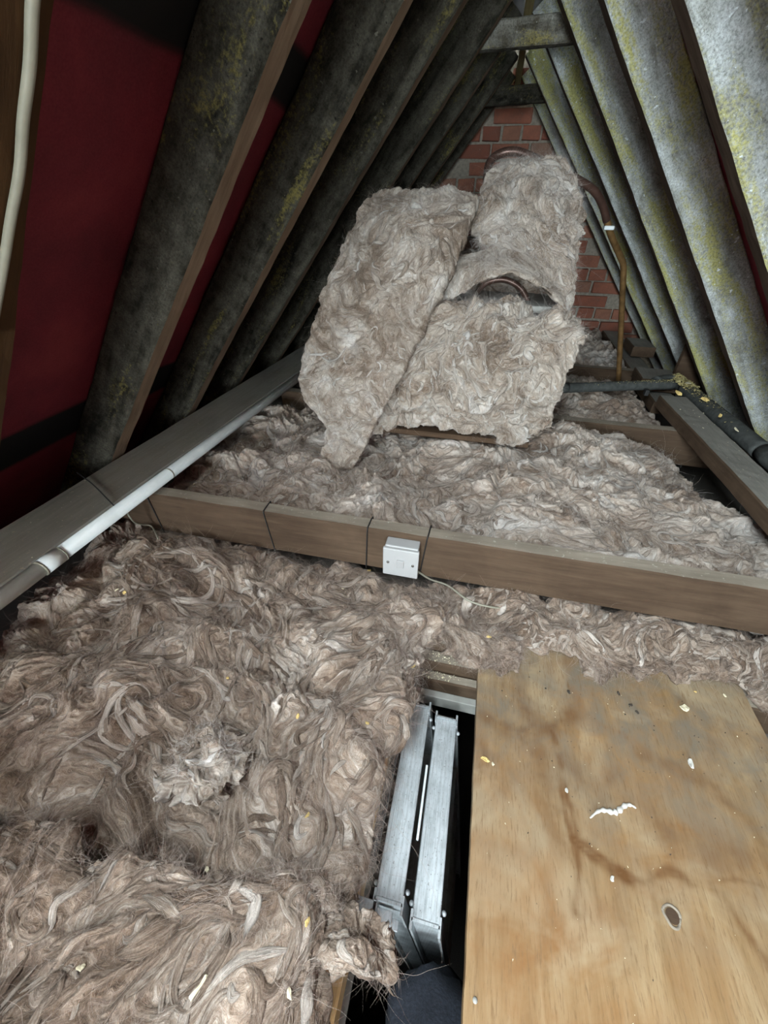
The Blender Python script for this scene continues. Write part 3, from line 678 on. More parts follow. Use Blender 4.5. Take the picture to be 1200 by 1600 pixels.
def wool(name, label, C, nu, nv, thick, amp, scale, seed, nfib, mat='wool', fmat='fib', rag=.02, flen=.04, frad=.00008, lift=.35, p_edge=10, group=None, cat='insulation', parent=None, round_=1.0, edge_fib=0, nlock=0, llen=.10, lrad=.007):
    S = cubic_up(C, nu, nv); n0 = normals(S)
    # ragged outline
    U, V = np.meshgrid(np.linspace(-1, 1, nu), np.linspace(-1, 1, nv))
    ed = np.maximum(np.abs(U), np.abs(V))**6
    jit = np.stack([fbm(S*16*scale**.5+k*5.1, 4, seed+20+k) for k in range(3)], -1)
    S = S + jit*rag*ed[..., None]
    prof = np.clip((1-np.abs(U)**p_edge)*(1-np.abs(V)**p_edge), 0, 1)**.5
    h, psi_, tone_ = wool_height(S, scale, seed)
    top = S + n0*(amp*h*(.25+.75*prof))[..., None] - n0*(thick*.5*round_*(1-prof))[..., None]
    # sideways curl so that tufts overhang a little
    sw = np.stack([noise(S*scale*11+k*3.3, seed+30+k) for k in range(3)], -1); top = top + sw*amp*.55*prof[..., None]
    st = 4; 
    bot_full = S - n0*thick*(1-.5*round_*(1-prof))[..., None] + n0*(amp*.5*h*prof)[..., None]*-1
    n1 = normals(top)
    i = np.arange(nu*nv).reshape(nv, nu)
    # bottom: coarse ring-joined copy (same boundary)
    F = [np.stack([i[:-1, :-1], i[:-1, 1:], i[1:, 1:], i[1:, :-1]], -1).reshape(-1, 4)]
    bu = np.unique(np.r_[np.arange(0, nu, st), nu-1]); bv = np.unique(np.r_[np.arange(0, nv, st), nv-1])
    B = bot_full[np.ix_(bv, bu)]; j = np.arange(B.shape[0]*B.shape[1]).reshape(B.shape[:2]) + nu*nv
    F.append(np.stack([j[:-1, :-1], j[1:, :-1], j[1:, 1:], j[:-1, 1:]], -1).reshape(-1, 4))
    def side_(iu_, jv, fine, coarse, flip):
        out = []
        for a in range(len(coarse)-1):
            f0, f1 = fine[a], fine[a+1]
            for q in range(f0, f1):
                c = jv[a] if (q-f0) < (f1-f0)/2 else jv[a+1]
                tri = (iu_[q], c, iu_[q+1]); out.append(tri if not flip else tri[::-1])
            mid = f0 + int(math.ceil((f1-f0)/2)); tri = (iu_[mid], jv[a], jv[a+1]); out.append(tri if not flip else tri[::-1])
        return out
    T = side_(i[0], j[0], bu, bu, False) + side_(i[-1], j[-1], bu, bu, True) + side_(i[:, 0], j[:, 0], bv, bv, True) + side_(i[:, -1], j[:, -1], bv, bv, False)
    P = np.concatenate([top.reshape(-1, 3), B.reshape(-1, 3)])
    F = np.concatenate(F); tri4 = np.concatenate([F[:, [0, 1, 2]], F[:, [0, 2, 3]], np.array(T, int)])
    root = thing(name, (float(P[:, 0].mean()), float(P[:, 1].mean()), float(P[:, 2].min())), label, cat, group)
    wb_ = grid_mesh('wool_body', P, tri4, M[mat], root)
    for an, av in (('psi', psi_), ('tone', tone_)):
        at_ = wb_.data.attributes.new(an, 'FLOAT', 'POINT'); at_.data.foreach_set('value', np.concatenate([av.ravel(), av[np.ix_(bv, bu)].ravel()]).astype(np.float32))
    if nlock: locks(root, top, n1, psi_, nlock, llen, lrad, M[mat+'_lock'], seed+70)
    if nfib: fibres('loose_fibres', root, top, n1, int(nfib*.8), flen, frad, M[fmat], seed+40, lift, None, scale, seed)
    if edge_fib: fibres('frayed_edge', root, top, n1, int(edge_fib*.3), flen*.6, frad, M[fmat], seed+60, lift*2.5, edge_bias=(ed+.0005), fscale=scale, fseed=seed)
    return root
def locks(root, T, n1, psi, count, length, rad, mat, seed, tone=(-.25, .55)):
    """locks of fibre lying on the sheet along its flow lines, tapered at both ends; one loose-wool part"""
    rs = np.random.RandomState(seed); nv, nu = T.shape[:2]; base = np.array(wloc(root))
    gv, gu = np.gradient(psi); su = np.linalg.norm(np.gradient(T, axis=1), axis=-1).mean(); sv = np.linalg.norm(np.gradient(T, axis=0), axis=-1).mean()
    mseg, nr = 22, 8; VV, FF, PS, TN, FR = [], [], [], [], []
    ang = np.linspace(0, 2*np.pi, nr, endpoint=False)
    for c in range(count):
        u = rs.uniform(.08, .92)*(nu-1); v = rs.uniform(.08, .92)*(nv-1); L = length*math.exp(rs.normal()*.4); st = L/mseg; pts = []; nn = []; turn = rs.normal()*.10; a_prev = None
        for k in range(mseg):
            i, j = int(np.clip(v, 0, nv-1)), int(np.clip(u, 0, nu-1)); pts.append(T[i, j]); nn.append(n1[i, j])
            dx, dy = -gv[i, j]/sv, gu[i, j]/su; a = math.atan2(dy, dx)
            if a_prev is None: a_prev = a
            d = (a-a_prev+math.pi) % (2*math.pi) - math.pi
            a_prev += np.clip(d, -.30, .30)*.55 + turn
            u += math.cos(a_prev)*st/su; v += math.sin(a_prev)*st/sv
            if not (.045*nu <= u < .955*nu and .045*nv <= v < .955*nv): break
        if len(pts) < 8: continue
        P_ = np.array(pts); Nn = np.array(nn); m = len(P_)
        for _ in range(3):
            P_[1:-1] = (P_[:-2]+2*P_[1:-1]+P_[2:])/4; Nn[1:-1] = (Nn[:-2]+2*Nn[1:-1]+Nn[2:])/4
        Nn /= np.linalg.norm(Nn, axis=1, keepdims=True)
        tt = np.gradient(P_, axis=0); tt /= np.linalg.norm(tt, axis=1, keepdims=True)+1e-9; sd = np.cross(tt, Nn)
        w_ = np.linspace(0, 1, m); r = rad*math.exp(rs.normal()*.4)*np.clip(np.sin(np.pi*w_**.8), .03, 1)**.7
        cen = P_ + Nn*(r*.12)[:, None]
        R_ = cen[:, None] + sd[:, None]*(np.cos(ang)[None]*r[:, None])[..., None] + Nn[:, None]*(np.sin(ang)[None]*(r*.24)[:, None])[..., None]
        R_ = R_ + (noise(R_*60, seed)*.16*rad)[..., None]*Nn[:, None]
        b0 = sum(len(x) for x in VV); VV.append(R_.reshape(-1, 3)); idx = np.arange(m*nr).reshape(m, nr)+b0; nx = np.roll(idx, -1, 1)
        FF.append(np.stack([idx[:-1], nx[:-1], nx[1:], idx[1:]], -1).reshape(-1, 4))
        PS.append(np.repeat((np.cos(ang)*.5+c*3.7)[None], m, 0).ravel()); FR.append((np.abs(np.cos(ang))[None]**2*.62+(np.abs(2*w_-1)**3*.5)[:, None]).ravel()); TN.append(np.full(m*nr, rs.uniform(*tone) + (.45 if rs.rand() < .13 else 0)))
    o = grid_mesh('fibre_locks', np.concatenate(VV), np.concatenate(FF), mat, root)
    for an, av in (('psi', PS), ('tone', TN), ('fray', FR)):
        at_ = o.data.attributes.new(an, 'FLOAT', 'POINT'); at_.data.foreach_set('value', np.concatenate(av).astype(np.float32))
    o['kind'] = 'stuff'; return o
def px(rows):
    """rows of (pixel x, pixel y, depth Y) -> control grid"""
    return [[ony(a, b_, d) for (a, b_, d) in r] for r in rows]
GW = 'glass wool laid between the joists'
# main front-left blanket
C = [[(-.99, .06, -.74), (-.66, .05, -.745), (-.42, .05, -.75), (-.20, .06, -.755), (-.09, .07, -.775), (-.035, .08, -.83)],
     [(-.99, .22, -.735), (-.66, .22, -.725), (-.42, .22, -.745), (-.20, .22, -.735), (-.09, .22, -.755), (-.04, .22, -.81)],
     [(-.99, .36, -.725), (-.66, .36, -.735), (-.42, .36, -.725), (-.20, .36, -.74), (-.08, .36, -.75), (-.03, .36, -.81)],
     [(-.99, .50, -.72), (-.66, .50, -.725), (-.42, .50, -.735), (-.20, .50, -.72), (-.06, .50, -.735), (.0, .50, -.80)],
     [(-.99, .62, -.70), (-.66, .62, -.71), (-.42, .62, -.72), (-.20, .61, -.72), (-.05, .60, -.735), (.01, .585, -.80)],
     [(-.98, .735, -.735), (-.66, .735, -.74), (-.42, .735, -.745), (-.20, .73, -.75), (-.06, .70, -.765), (.0, .67, -.80)]]
wool('insulation_blanket', 'brown glass wool blanket filling the left between beam and hatch', C, 580, 480, .17, .030, 1.0, 101, 42000, rag=.018, flen=.045, group=GW, edge_fib=4000, p_edge=22, nlock=440, llen=.13, lrad=.006)
# nearest blanket, its torn far edge lying on the main one
C = [[(-.95, -.50, -.715), (-.60, -.50, -.71), (-.30, -.50, -.715), (-.12, -.50, -.73), (-.05, -.50, -.80)],
     [(-.95, -.25, -.70), (-.60, -.25, -.695), (-.30, -.25, -.70), (-.12, -.25, -.715), (-.04, -.25, -.79)],
     [(-.95, -.05, -.70), (-.60, -.05, -.69), (-.30, -.05, -.695), (-.12, -.04, -.70), (-.03, -.04, -.78)],
     [(-.95, .04, -.695), (-.60, .03, -.695), (-.30, .055, -.70), (-.12, .075, -.70), (-.045, .07, -.77)],
     [(-.95, .07, -.72), (-.60, .055, -.725), (-.30, .075, -.725), (-.12, .105, -.73), (-.055, .10, -.785)]]
wool('insulation_blanket', 'nearest brown glass wool blanket with torn edge at bottom left', C, 440, 320, .15, .024, 1.1, 131, 26000, rag=.03, flen=.035, group=GW, edge_fib=0, p_edge=22, nlock=220, llen=.13, lrad=.006, lift=.12)
# strip squeezed under the beam on the right
C = [[(-.03, .565, -.835), (.12, .60, -.82), (.30, .615, -.825), (.45, .60, -.83), (.62, .615, -.83), (.80, .60, -.83), (1.0, .60, -.83)],
     [(-.05, .60, -.785), (.12, .625, -.775), (.30, .64, -.775), (.45, .63, -.785), (.62, .645, -.785), (.80, .64, -.79), (1.0, .64, -.79)],
     [(-.06, .66, -.755), (.12, .67, -.75), (.30, .68, -.755), (.45, .68, -.76), (.62, .685, -.765), (.80, .685, -.77), (1.0, .685, -.77)],
     [(-.06, .72, -.75), (.12, .72, -.745), (.30, .735, -.745), (.45, .735, -.75), (.62, .735, -.755), (.80, .735, -.755), (1.0, .735, -.755)]]
wool('insulation_blanket', 'ragged glass wool strip squeezed under the cross beam above the plywood', C, 520, 150, .05, .022, 1.5, 151, 14000, rag=.035, flen=.035, group=GW, edge_fib=9000, nlock=420, llen=.08, lrad=.0042)
# behind the beam
def field(xs, ys, z, wob, seed):
    return [[(x, y, z + wob*float(fbm(np.array([[x*3.1, y*3.1, seed]]), 2, seed)[0])) for x in xs] for y in ys]
C = field(np.linspace(-.99, .80, 10), np.linspace(.745, 1.465, 7), -.628, .035, 5)
C = [[list(p) for p in r] for r in C]
for r in C:
    r[-1][2] -= .12; r[-2][2] -= .02; r[0][2] -= .08
for q_, ex in ((0, .20), (1, .16), (2, .10), (3, .04)):
    C[q_][-1][0] += ex; C[q_][-2][0] += ex*.5; C[q_][-1][2] += .07
for k in (6, 7): C[-1][k][2] += .035; C[-2][k][2] += .04; C[-3][k][2] += .01
for k in (0, 1, 2, 3):
    for r in (3, 4, 5, 6): C[r][k][2] -= .02
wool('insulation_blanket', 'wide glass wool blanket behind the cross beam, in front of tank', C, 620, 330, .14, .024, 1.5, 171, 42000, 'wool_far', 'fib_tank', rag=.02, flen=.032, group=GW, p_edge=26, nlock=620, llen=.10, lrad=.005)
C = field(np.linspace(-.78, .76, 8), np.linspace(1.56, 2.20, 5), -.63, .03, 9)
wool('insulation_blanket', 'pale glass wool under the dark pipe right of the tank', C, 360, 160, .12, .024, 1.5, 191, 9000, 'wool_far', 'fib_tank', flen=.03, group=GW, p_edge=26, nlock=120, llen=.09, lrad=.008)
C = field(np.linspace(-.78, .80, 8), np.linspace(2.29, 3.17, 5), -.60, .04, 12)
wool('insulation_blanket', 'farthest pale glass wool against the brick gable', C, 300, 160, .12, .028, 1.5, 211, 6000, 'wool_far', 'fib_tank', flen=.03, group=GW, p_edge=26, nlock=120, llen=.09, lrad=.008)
# torn clump at the hatch corner
C = [[(.02, .55, -.845), (.08, .535, -.84), (.15, .53, -.835), (.20, .55, -.84)],
     [(.01, .575, -.79), (.08, .56, -.785), (.15, .56, -.78), (.205, .57, -.80)],
     [(.02, .615, -.765), (.08, .60, -.76), (.15, .60, -.765), (.20, .61, -.79)],
     [(.03, .645, -.80), (.08, .65, -.79), (.15, .65, -.79), (.19, .64, -.80)]]
wool('insulation_tuft', 'torn lump of glass wool lying on the plywood corner by the hatch', C, 200, 150, .04, .018, 2.2, 231, 6000, rag=.03, flen=.03, cat='insulation tuft', edge_fib=2500)
# wisp hanging down onto the plywood
C = [[(.355, .575, -.846), (.375, .565, -.844), (.395, .57, -.846)], [(.345, .605, -.825), (.37, .60, -.815), (.40, .60, -.825)], [(.33, .64, -.81), (.37, .64, -.80), (.41, .64, -.81)]]
wool('insulation_tuft', 'small hanging wisp of wool on the plywood below the beam', C, 80, 90, .02, .010, 3, 241, 1800, rag=.02, flen=.022, cat='insulation tuft', edge_fib=900)
# ---- tank wrapping
C = px([[(565, 690, 1.16), (650, 672, 1.20), (730, 682, 1.20), (800, 688, 1.20), (862, 680, 1.21)],
        [(560, 620, 1.17), (650, 610, 1.165), (730, 615, 1.16), (810, 620, 1.165), (880, 620, 1.20)],
        [(570, 550, 1.19), (660, 545, 1.165), (740, 545, 1.16), (830, 550, 1.165), (905, 560, 1.20)],
        [(590, 485, 1.22), (680, 482, 1.19), (760, 484, 1.18), (840, 494, 1.19), (922, 512, 1.22)],
        [(600, 462, 1.30), (690, 458, 1.28), (770, 464, 1.28), (840, 478, 1.28), (910, 492, 1.29)]])
TK = 'glass wool wrapped round the tank'
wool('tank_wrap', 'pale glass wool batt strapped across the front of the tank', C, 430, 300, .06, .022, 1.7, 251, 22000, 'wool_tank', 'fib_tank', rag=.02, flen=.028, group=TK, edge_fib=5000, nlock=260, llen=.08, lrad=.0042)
C = px([[(548, 742, 1.05), (522, 738, 1.045), (494, 733, 1.05)],
        [(590, 660, 1.075), (545, 668, 1.06), (505, 672, 1.08)],
        [(632, 585, 1.10), (552, 600, 1.08), (462, 600, 1.13)],
        [(680, 480, 1.14), (590, 500, 1.12), (490, 490, 1.20)],
        [(716, 400, 1.20), (620, 400, 1.18), (522, 400, 1.27)],
        [(742, 330, 1.29), (655, 322, 1.28), (560, 325, 1.36)],
        [(748, 298, 1.42), (655, 288, 1.42), (585, 296, 1.46)]])
C = [r[::-1] for r in C]
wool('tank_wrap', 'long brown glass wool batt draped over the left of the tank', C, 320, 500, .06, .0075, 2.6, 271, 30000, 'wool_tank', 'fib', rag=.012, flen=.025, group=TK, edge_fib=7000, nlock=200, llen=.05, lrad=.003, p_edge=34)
C = px([[(752, 388, 1.34), (800, 404, 1.31), (845, 425, 1.29), (884, 498, 1.27)],
        [(738, 368, 1.33), (800, 378, 1.28), (862, 395, 1.265), (905, 450, 1.28)],
        [(738, 335, 1.36), (800, 340, 1.31), (865, 345, 1.31), (914, 370, 1.35)],
        [(750, 290, 1.44), (805, 285, 1.39), (865, 290, 1.39), (918, 325, 1.43)],
        [(768, 262, 1.55), (810, 252, 1.52), (858, 250, 1.52), (905, 285, 1.54)],
        [(775, 262, 1.72), (815, 258, 1.72), (860, 262, 1.72), (900, 290, 1.70)]])
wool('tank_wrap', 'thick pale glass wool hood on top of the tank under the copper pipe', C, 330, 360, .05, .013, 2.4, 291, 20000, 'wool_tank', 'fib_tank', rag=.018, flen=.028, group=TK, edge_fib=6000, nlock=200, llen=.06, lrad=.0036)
C = px([[(672, 478, 1.24), (715, 462, 1.22), (748, 438, 1.20), (795, 424, 1.19), (840, 440, 1.20), (886, 480, 1.23)],
        [(684, 435, 1.27), (722, 424, 1.25), (757, 414, 1.24), (795, 410, 1.235), (842, 424, 1.25), (888, 466, 1.27)],
        [(700, 400, 1.34), (730, 392, 1.33), (765, 385, 1.33), (800, 385, 1.33), (845, 395, 1.33), (890, 430, 1.34)]])
wool('tank_wrap', 'torn beige flap arching over the opening in the tank wrapping', C, 300, 90, .014, .005, 2.6, 311, 7000, 'wool_tank', 'fib_tank', rag=.008, flen=.025, group=TK, edge_fib=2500)
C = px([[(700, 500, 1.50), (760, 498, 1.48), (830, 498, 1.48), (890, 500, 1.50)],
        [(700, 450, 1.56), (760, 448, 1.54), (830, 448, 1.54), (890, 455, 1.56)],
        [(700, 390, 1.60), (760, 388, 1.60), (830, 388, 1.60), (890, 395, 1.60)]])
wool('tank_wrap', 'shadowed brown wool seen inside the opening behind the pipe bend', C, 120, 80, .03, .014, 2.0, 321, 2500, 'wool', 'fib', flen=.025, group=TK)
C = px([[(772, 690, 1.17), (800, 700, 1.165), (822, 696, 1.17)], [(768, 678, 1.16), (800, 682, 1.15), (828, 682, 1.16)], [(775, 664, 1.18), (800, 664, 1.17), (825, 668, 1.18)]])
wool('insulation_tuft', 'small tuft of wool poking out under the tank at right', C, 90, 80, .03, .009, 3, 331, 1500, 'wool_tank', 'fib_tank', flen=.02, cat='insulation tuft', edge_fib=600)

# torn flap of the nearest blanket hanging into the hatch
C = [[(-.10, .03, -.735), (-.04, .028, -.745), (.0, .03, -.775), (.015, .035, -.80)], [(-.10, .055, -.725), (-.04, .055, -.735), (-.002, .055, -.765), (.008, .055, -.79)], [(-.10, .085, -.735), (-.045, .085, -.745), (-.015, .08, -.78), (-.01, .075, -.80)]]
wool('insulation_tuft', 'torn flap of wool hanging into the hatch at the bottom', C, 120, 90, .025, .010, 2.4, 351, 600, rag=.03, flen=.025, cat='insulation tuft', edge_fib=0, nlock=12, llen=.05, lrad=.005)
# torn pale scrap in the middle of the main blanket
c = onz(318, 1175, -.705)
C = [[(c[0]-.05, c[1]-.05, -.728), (c[0], c[1]-.055, -.722), (c[0]+.05, c[1]-.045, -.728)], [(c[0]-.055, c[1], -.715), (c[0], c[1], -.700), (c[0]+.06, c[1]+.005, -.715)], [(c[0]-.04, c[1]+.04, -.728), (c[0]+.005, c[1]+.045, -.715), (c[0]+.05, c[1]+.04, -.728)]]
wool('insulation_tuft', 'torn pale scrap of wool on the left blanket, like a starfish', C, 130, 130, .02, .016, 3.2, 371, 2500, 'wool_tank', 'fib_tank', rag=.04, flen=.025, cat='insulation tuft', edge_fib=900, nlock=24, llen=.08, lrad=.006)

# ================================================================ tank, platform, pipes
t = thing('water_tank', (-.07, 1.5, -.572), 'cold water tank hidden under its glass wool wrapping', 'water tank')
b = bmesh.new(); vs = box(b, -.385, .245, 1.30, 1.74, -.572, -.215)
for v in b.verts:
    if v.co.z < -.4: v.co.x = -.07+(v.co.x+.07)*.9; v.co.y = 1.52+(v.co.y-1.52)*.9
bmesh.ops.bevel(b, geom=list(b.edges), offset=.03, segments=3, affect='EDGES'); obj('tank_body', b, M['tank_plastic'], t, True)
b = bmesh.new(); box(b, -.40, .215, 1.285, 1.755, -.215, -.197, .004); obj('lid', b, M['lid'], t)
o = beam_mesh('tank_platform', (-.43, 1.51, -.584), (.20, 1.51, -.584), (0, 0, 1), .61, .018, [M['ply_dark']], None, 120, .001)
tag(o, 'dark board carrying the wrapped tank on the cross beams', 'board')
def pipe(name, pts, r, mat, parent, n=14): b = bmesh.new(); tube(b, pts, r, n); return obj(name, b, mat, parent, True)
# bend inside the opening
pt = smooth_path([ony(738, 478, 1.40), ony(745, 458, 1.39), ony(762, 441, 1.38), ony(788, 437, 1.38), ony(812, 449, 1.38), ony(824, 470, 1.38), ony(826, 492, 1.38)], 6)
b = bmesh.new(); tube(b, pt, .0085, 12); tag(obj('pipe_bend', b, M['copper_dark'], None, True), 'dark pipe bend showing in the opening of the tank wrapping', 'pipe')
# copper expansion pipe over the hood
t = thing('copper_pipe', tuple(ony(966, 600, 1.95)), 'tarnished copper pipe arching over the tank hood and down beside the bricks', 'pipe')
up = smooth_path([ony(760, 285, 1.66), ony(764, 256, 1.64), ony(780, 241, 1.62), ony(806, 237, 1.62), ony(836, 248, 1.63), ony(872, 265, 1.65), ony(908, 284, 1.68), ony(930, 300, 1.70), ony(942, 322, 1.72), ony(948, 345, 1.74)], 6)
pipe('upper_bend', up, .0115, M['copper_dark'], t)
dn = smooth_path([ony(947, 340, 1.737), ony(955, 368, 1.76), ony(968, 398, 1.80), ony(974, 416, 1.82), ony(973, 450, 1.84), ony(970, 520, 1.90), ony(966, 600, 1.95)], 5)
pipe('riser', dn, .0105, M['copper'], t)
c = ony(951, 356, 1.745); b = bmesh.new(); box(b, c[0]-.016, c[0]+.016, c[1]-.013, c[1]+.013, c[2]-.006, c[2]+.006, .003); obj('pipe_clip', b, M['pipe_white'], t)
# lagged pipe along the right eaves with the elbow
t = thing('lagged_pipe', (.86, 1.5, -.60), 'dark lagged pipe along the right eaves turning left at an elbow', 'pipe')
RP = lambda y: np.array([.853+(1.903-y)*.0445, y, -.557])
pipe('lagging', smooth_path([RP(.6), RP(.9), RP(1.28)], 6), .0275, M['lagging'], t, 18)
pipe('lagging', smooth_path([RP(1.285), RP(1.5), RP(1.7), RP(1.84)], 6), .0265, M['lagging'], t, 18)
for yy in (1.30, 1.285): pass
pipe('elbow', smooth_path([RP(1.80), RP(1.87), RP(1.90)+[-.012, .015, .003], RP(1.90)+[-.05, .015, .004], RP(1.88)+[-.10, -.0, .004]], 6), .024, M['lagging'], t, 16)
e0 = onz(1052, 601, -.556); e1 = onz(975, 603, -.556); e2 = onz(888, 606, -.556)
pipe('branch', smooth_path([e0, e1, e2, e2+[-.08, -.02, 0]], 6), .0195, M['lagging'], t, 16)
pipe('end_cap', [e2+[-.002, 0, 0], e2+[-.012, -.002, 0]], .0205, M['black_cable'], t, 16)
b = bmesh.new(); c = onz(1010, 613, -.57); box(b, c[0]-.008, c[0]+.008, c[1]-.012, c[1]+.012, c[2]-.012, c[2]+.012, .003); obj('pipe_clip', b, M['black_cable'], t)
# white waste pipe on the left plate
t = thing('white_pipe', (-.78, .6, -.584), 'white plastic pipe running along the left eaves plate', 'pipe')
WP = lambda y: (-.790+(y-.32)*.0302, y, -.567)
pipe('pipe_length', [WP(-.5), WP(0), WP(.405)], .0155, M['pipe_white'], t, 18)
pipe('pipe_length', [WP(.405), WP(1.0), WP(2.1)], .0155, M['pipe_white'], t, 18)
pipe('coupling', [WP(.385), WP(.43)], .0172, M['pipe_white'], t, 18)
pipe('joint_ring', [WP(.383), WP(.3865)], .0177, M['cable_white'], t, 18)
pipe('joint_ring', [WP(.428), WP(.4305)], .0175, M['cable_white'], t, 18)
pipe('joint_ring', [WP(.758), WP(.7605)], .0160, M['cable_white'], t, 18)
# cable clipped to the nearest left rafter
def on_in(x, y, d=0.0):
    v = ray(x, y); zz = -.6+TP*1.0; k = zz/(v[2]-TP*v[0]); p = v*k; return p + np.array([SP, 0, -CP])*d
cp = smooth_path([on_in(48, -60, .005), on_in(41, 0, .005), on_in(36, 90, .006), on_in(28, 180, .005), on_in(21, 260, .006), on_in(9, 340, .005), on_in(-3, 420, .005), on_in(-20, 520, .005)], 6)
b = bmesh.new(); tube(b, cp, .0047, 10); tag(obj('grey_cable', b, M['cable_white'], None, True), 'pale grey cable running down the nearest left rafter', 'cable')

# ================================================================ light switch and wires on the beam
t = thing('light_switch', (-.108, .68, -.705), 'white single light switch in a surface box on the beam', 'light switch')
b = bmesh.new(); box(b, -.148, -.068, .668, .7005, -.700, -.614, .003); obj('back_box', b, M['white_plastic'], t)
b = bmesh.new(); box(b, -.151, -.065, .660, .669, -.703, -.617, .0025); pl = obj('face_plate', b, M['white_plastic'], t)
b = bmesh.new(); box(b, -.1165, -.0995, .6565, .661, -.6725, -.6475, .0012)
for v in b.verts:
    if v.co.y < .659 and v.co.z > -.66: v.co.y -= .002
obj('rocker', b, M['white_plastic'], pl)
for x in (-.138, -.078):
    b = bmesh.new(); bmesh.ops.create_cone(b, cap_ends=True, segments=14, radius1=.0035, radius2=.003, depth=.003)
    bmesh.ops.rotate(b, verts=b.verts, cent=(0, 0, 0), matrix=Matrix.Rotation(math.pi/2, 3, 'X')); bmesh.ops.translate(b, verts=b.verts, vec=(x, .6595, -.660)); obj('screw', b, M['screw'], pl, True)
def beam_wire(x, dx, label, z1=-.732):
    pts = smooth_path([(x-dx*.3, .7455, -.66), (x-dx*.2, .746, -.605), (x-dx*.1, .738, -.5975), (x, .706, -.5975), (x+dx*.1, .698, -.603), (x+dx*.5, .6972, -.66), (x+dx, .697, z1)], 5)
    b = bmesh.new(); tube(b, pts, .0016, 6); tag(obj('black_wire', b, M['black_cable'], None, True), label, 'wire', 'black wires over the beam')
beam_wire(-.815, .01, 'thin black wire over the beam beside the white pipe')
beam_wire(-.472, .012, 'thin black wire looped over the beam left of the switch')
beam_wire(-.198, -.006, 'thin black wire over the beam just left of the switch')
beam_wire(-.052, -.012, 'thin black wire over the beam touching the right of the switch')
b = bmesh.new(); tube(b, smooth_path([onz(120, 738, -.551), onz(145, 757, -.551), onz(168, 780, -.551), onz(180, 792, -.555)], 6), .0016, 6); tag(obj('black_wire', b, M['black_cable'], None, True), 'thin black wire crossing the grey plate to the white pipe', 'wire')
b = bmesh.new(); tube(b, smooth_path([(-.075, .69, -.70), tuple(onz(672, 905, -.735)), tuple(onz(700, 915, -.738)), tuple(onz(732, 938, -.742)), tuple(onz(765, 948, -.748)), tuple(onz(790, 950, -.76))], 6), .0026, 8)
tag(obj('white_cable', b, M['cable_white'], None, True), 'pale cable dropping from the switch into the wool', 'cable')
b = bmesh.new(); tube(b, smooth_path([onz(195, 792, -.60), onz(203, 808, -.62), onz(214, 818, -.66), onz(236, 822, -.70), onz(247, 842, -.705)], 6), .0022, 8)
tag(obj('white_cable', b, M['cable_white'], None, True), 'short pale cable hanging below the white pipe at the beam end', 'cable')

# ================================================================ loft ladder in the hatch
t = thing('loft_ladder', (.02, .29, -2.2), 'folding aluminium loft ladder hanging in the hatch opening', 'ladder')
TILT = .13
def lad(x, y, d): return Vector((x+d*math.sin(TILT), y, -.905-d*math.cos(TILT)))
for (x0, x1, y0, y1) in ((-.037, .010, .128, .458), (.027, .073, .117, .442)):
    b = bmesh.new(); box(b, x0, x1, y0, y1, -.935, -.905, .002); tr = obj('tread', b, M['alu'], t)
    b = bmesh.new()
    for k in range(5): xx = x0+.006+k*(x1-x0-.012)/4; box(b, xx-.0012, xx+.0012, y0+.004, y1-.004, -.9052, -.9040)
    obj('tread_ribs', b, M['alu'], tr)
    for ye, sg in ((y0, -1), (y1, 1)):
        b = bmesh.new()
        ya, yb2 = (ye-.004, ye) if sg < 0 else (ye, ye+.004)
        for (xa, xb, yy0, yy1) in ((x0, x1, ya, yb2), (x0-.001, x0+.003, min(ya, ye+sg*.022), max(yb2, ye+sg*.022)) if False else (x0-.002, x0+.002, ya-.010, yb2+.010), (x1-.002, x1+.002, ya-.010, yb2+.010)):
            q = [b.verts.new(lad(xx, yy, d)) for d in (-.004, 1.25) for (xx, yy) in ((xa, yy0), (xb, yy0), (xb, yy1), (xa, yy1))]
            for f in ((0,1,2,3),(4,5,6,7),(0,1,5,4),(1,2,6,5),(2,3,7,6),(3,0,4,7)): b.faces.new([q[i] for i in f])
        st = obj('stile', b, M['alu'], t)
        for xx, nx in ((x0-.004, -1), (x1+.004, 1)):
            b = bmesh.new(); bmesh.ops.create_uvsphere(b, u_segments=10, v_segments=6, radius=.0042); c = lad(xx, ye-sg*.018, .012); bmesh.ops.translate(b, verts=b.verts, vec=c); obj('bolt', b, M['alu'], tr, True)
    for k in (1, 2, 3):
        b = bmesh.new(); c = lad((x0+x1)/2, 0, k*.25); box(b, c.x-.02, c.x+.02, y0, y1, c.z-.012, c.z+.012, .002); obj('tread', b, M['alu'], t)
b = bmesh.new(); tube(b, [(-.052, .16, -.892), (-.050, .30, -.892), (-.048, .452, -.892)], .0075, 12); obj('hinge_rod', b, M['steel_rod'], t, True)
for yy in (.465, .095):
    b = bmesh.new(); box(b, -.088, -.03, yy-.022, yy+.022, -.868, -.863, .001); box(b, -.036, -.031, yy-.022, yy+.022, -.91, -.863); br = obj('bracket', b, M['alu'], t)
    b = bmesh.new(); bmesh.ops.create_uvsphere(b, u_segments=10, v_segments=6, radius=.0045); bmesh.ops.translate(b, verts=b.verts, vec=(-.06, yy, -.862)); obj('bolt', b, M['alu'], br, True)
for (x0, y0) in ((-.03, .112),):
    b = bmesh.new(); box(b, -.042, .008, y0-.014, y0, -.936, -.930, .001); box(b, -.030, -.004, y0-.012, y0+.006, -.928, -.915, .002); obj('latch', b, M['alu'], t)
b = bmesh.new(); box(b, .018, .0225, .22, .345, -.925, -.912, .001); obj('side_plate', b, M['pipe_white'], t)

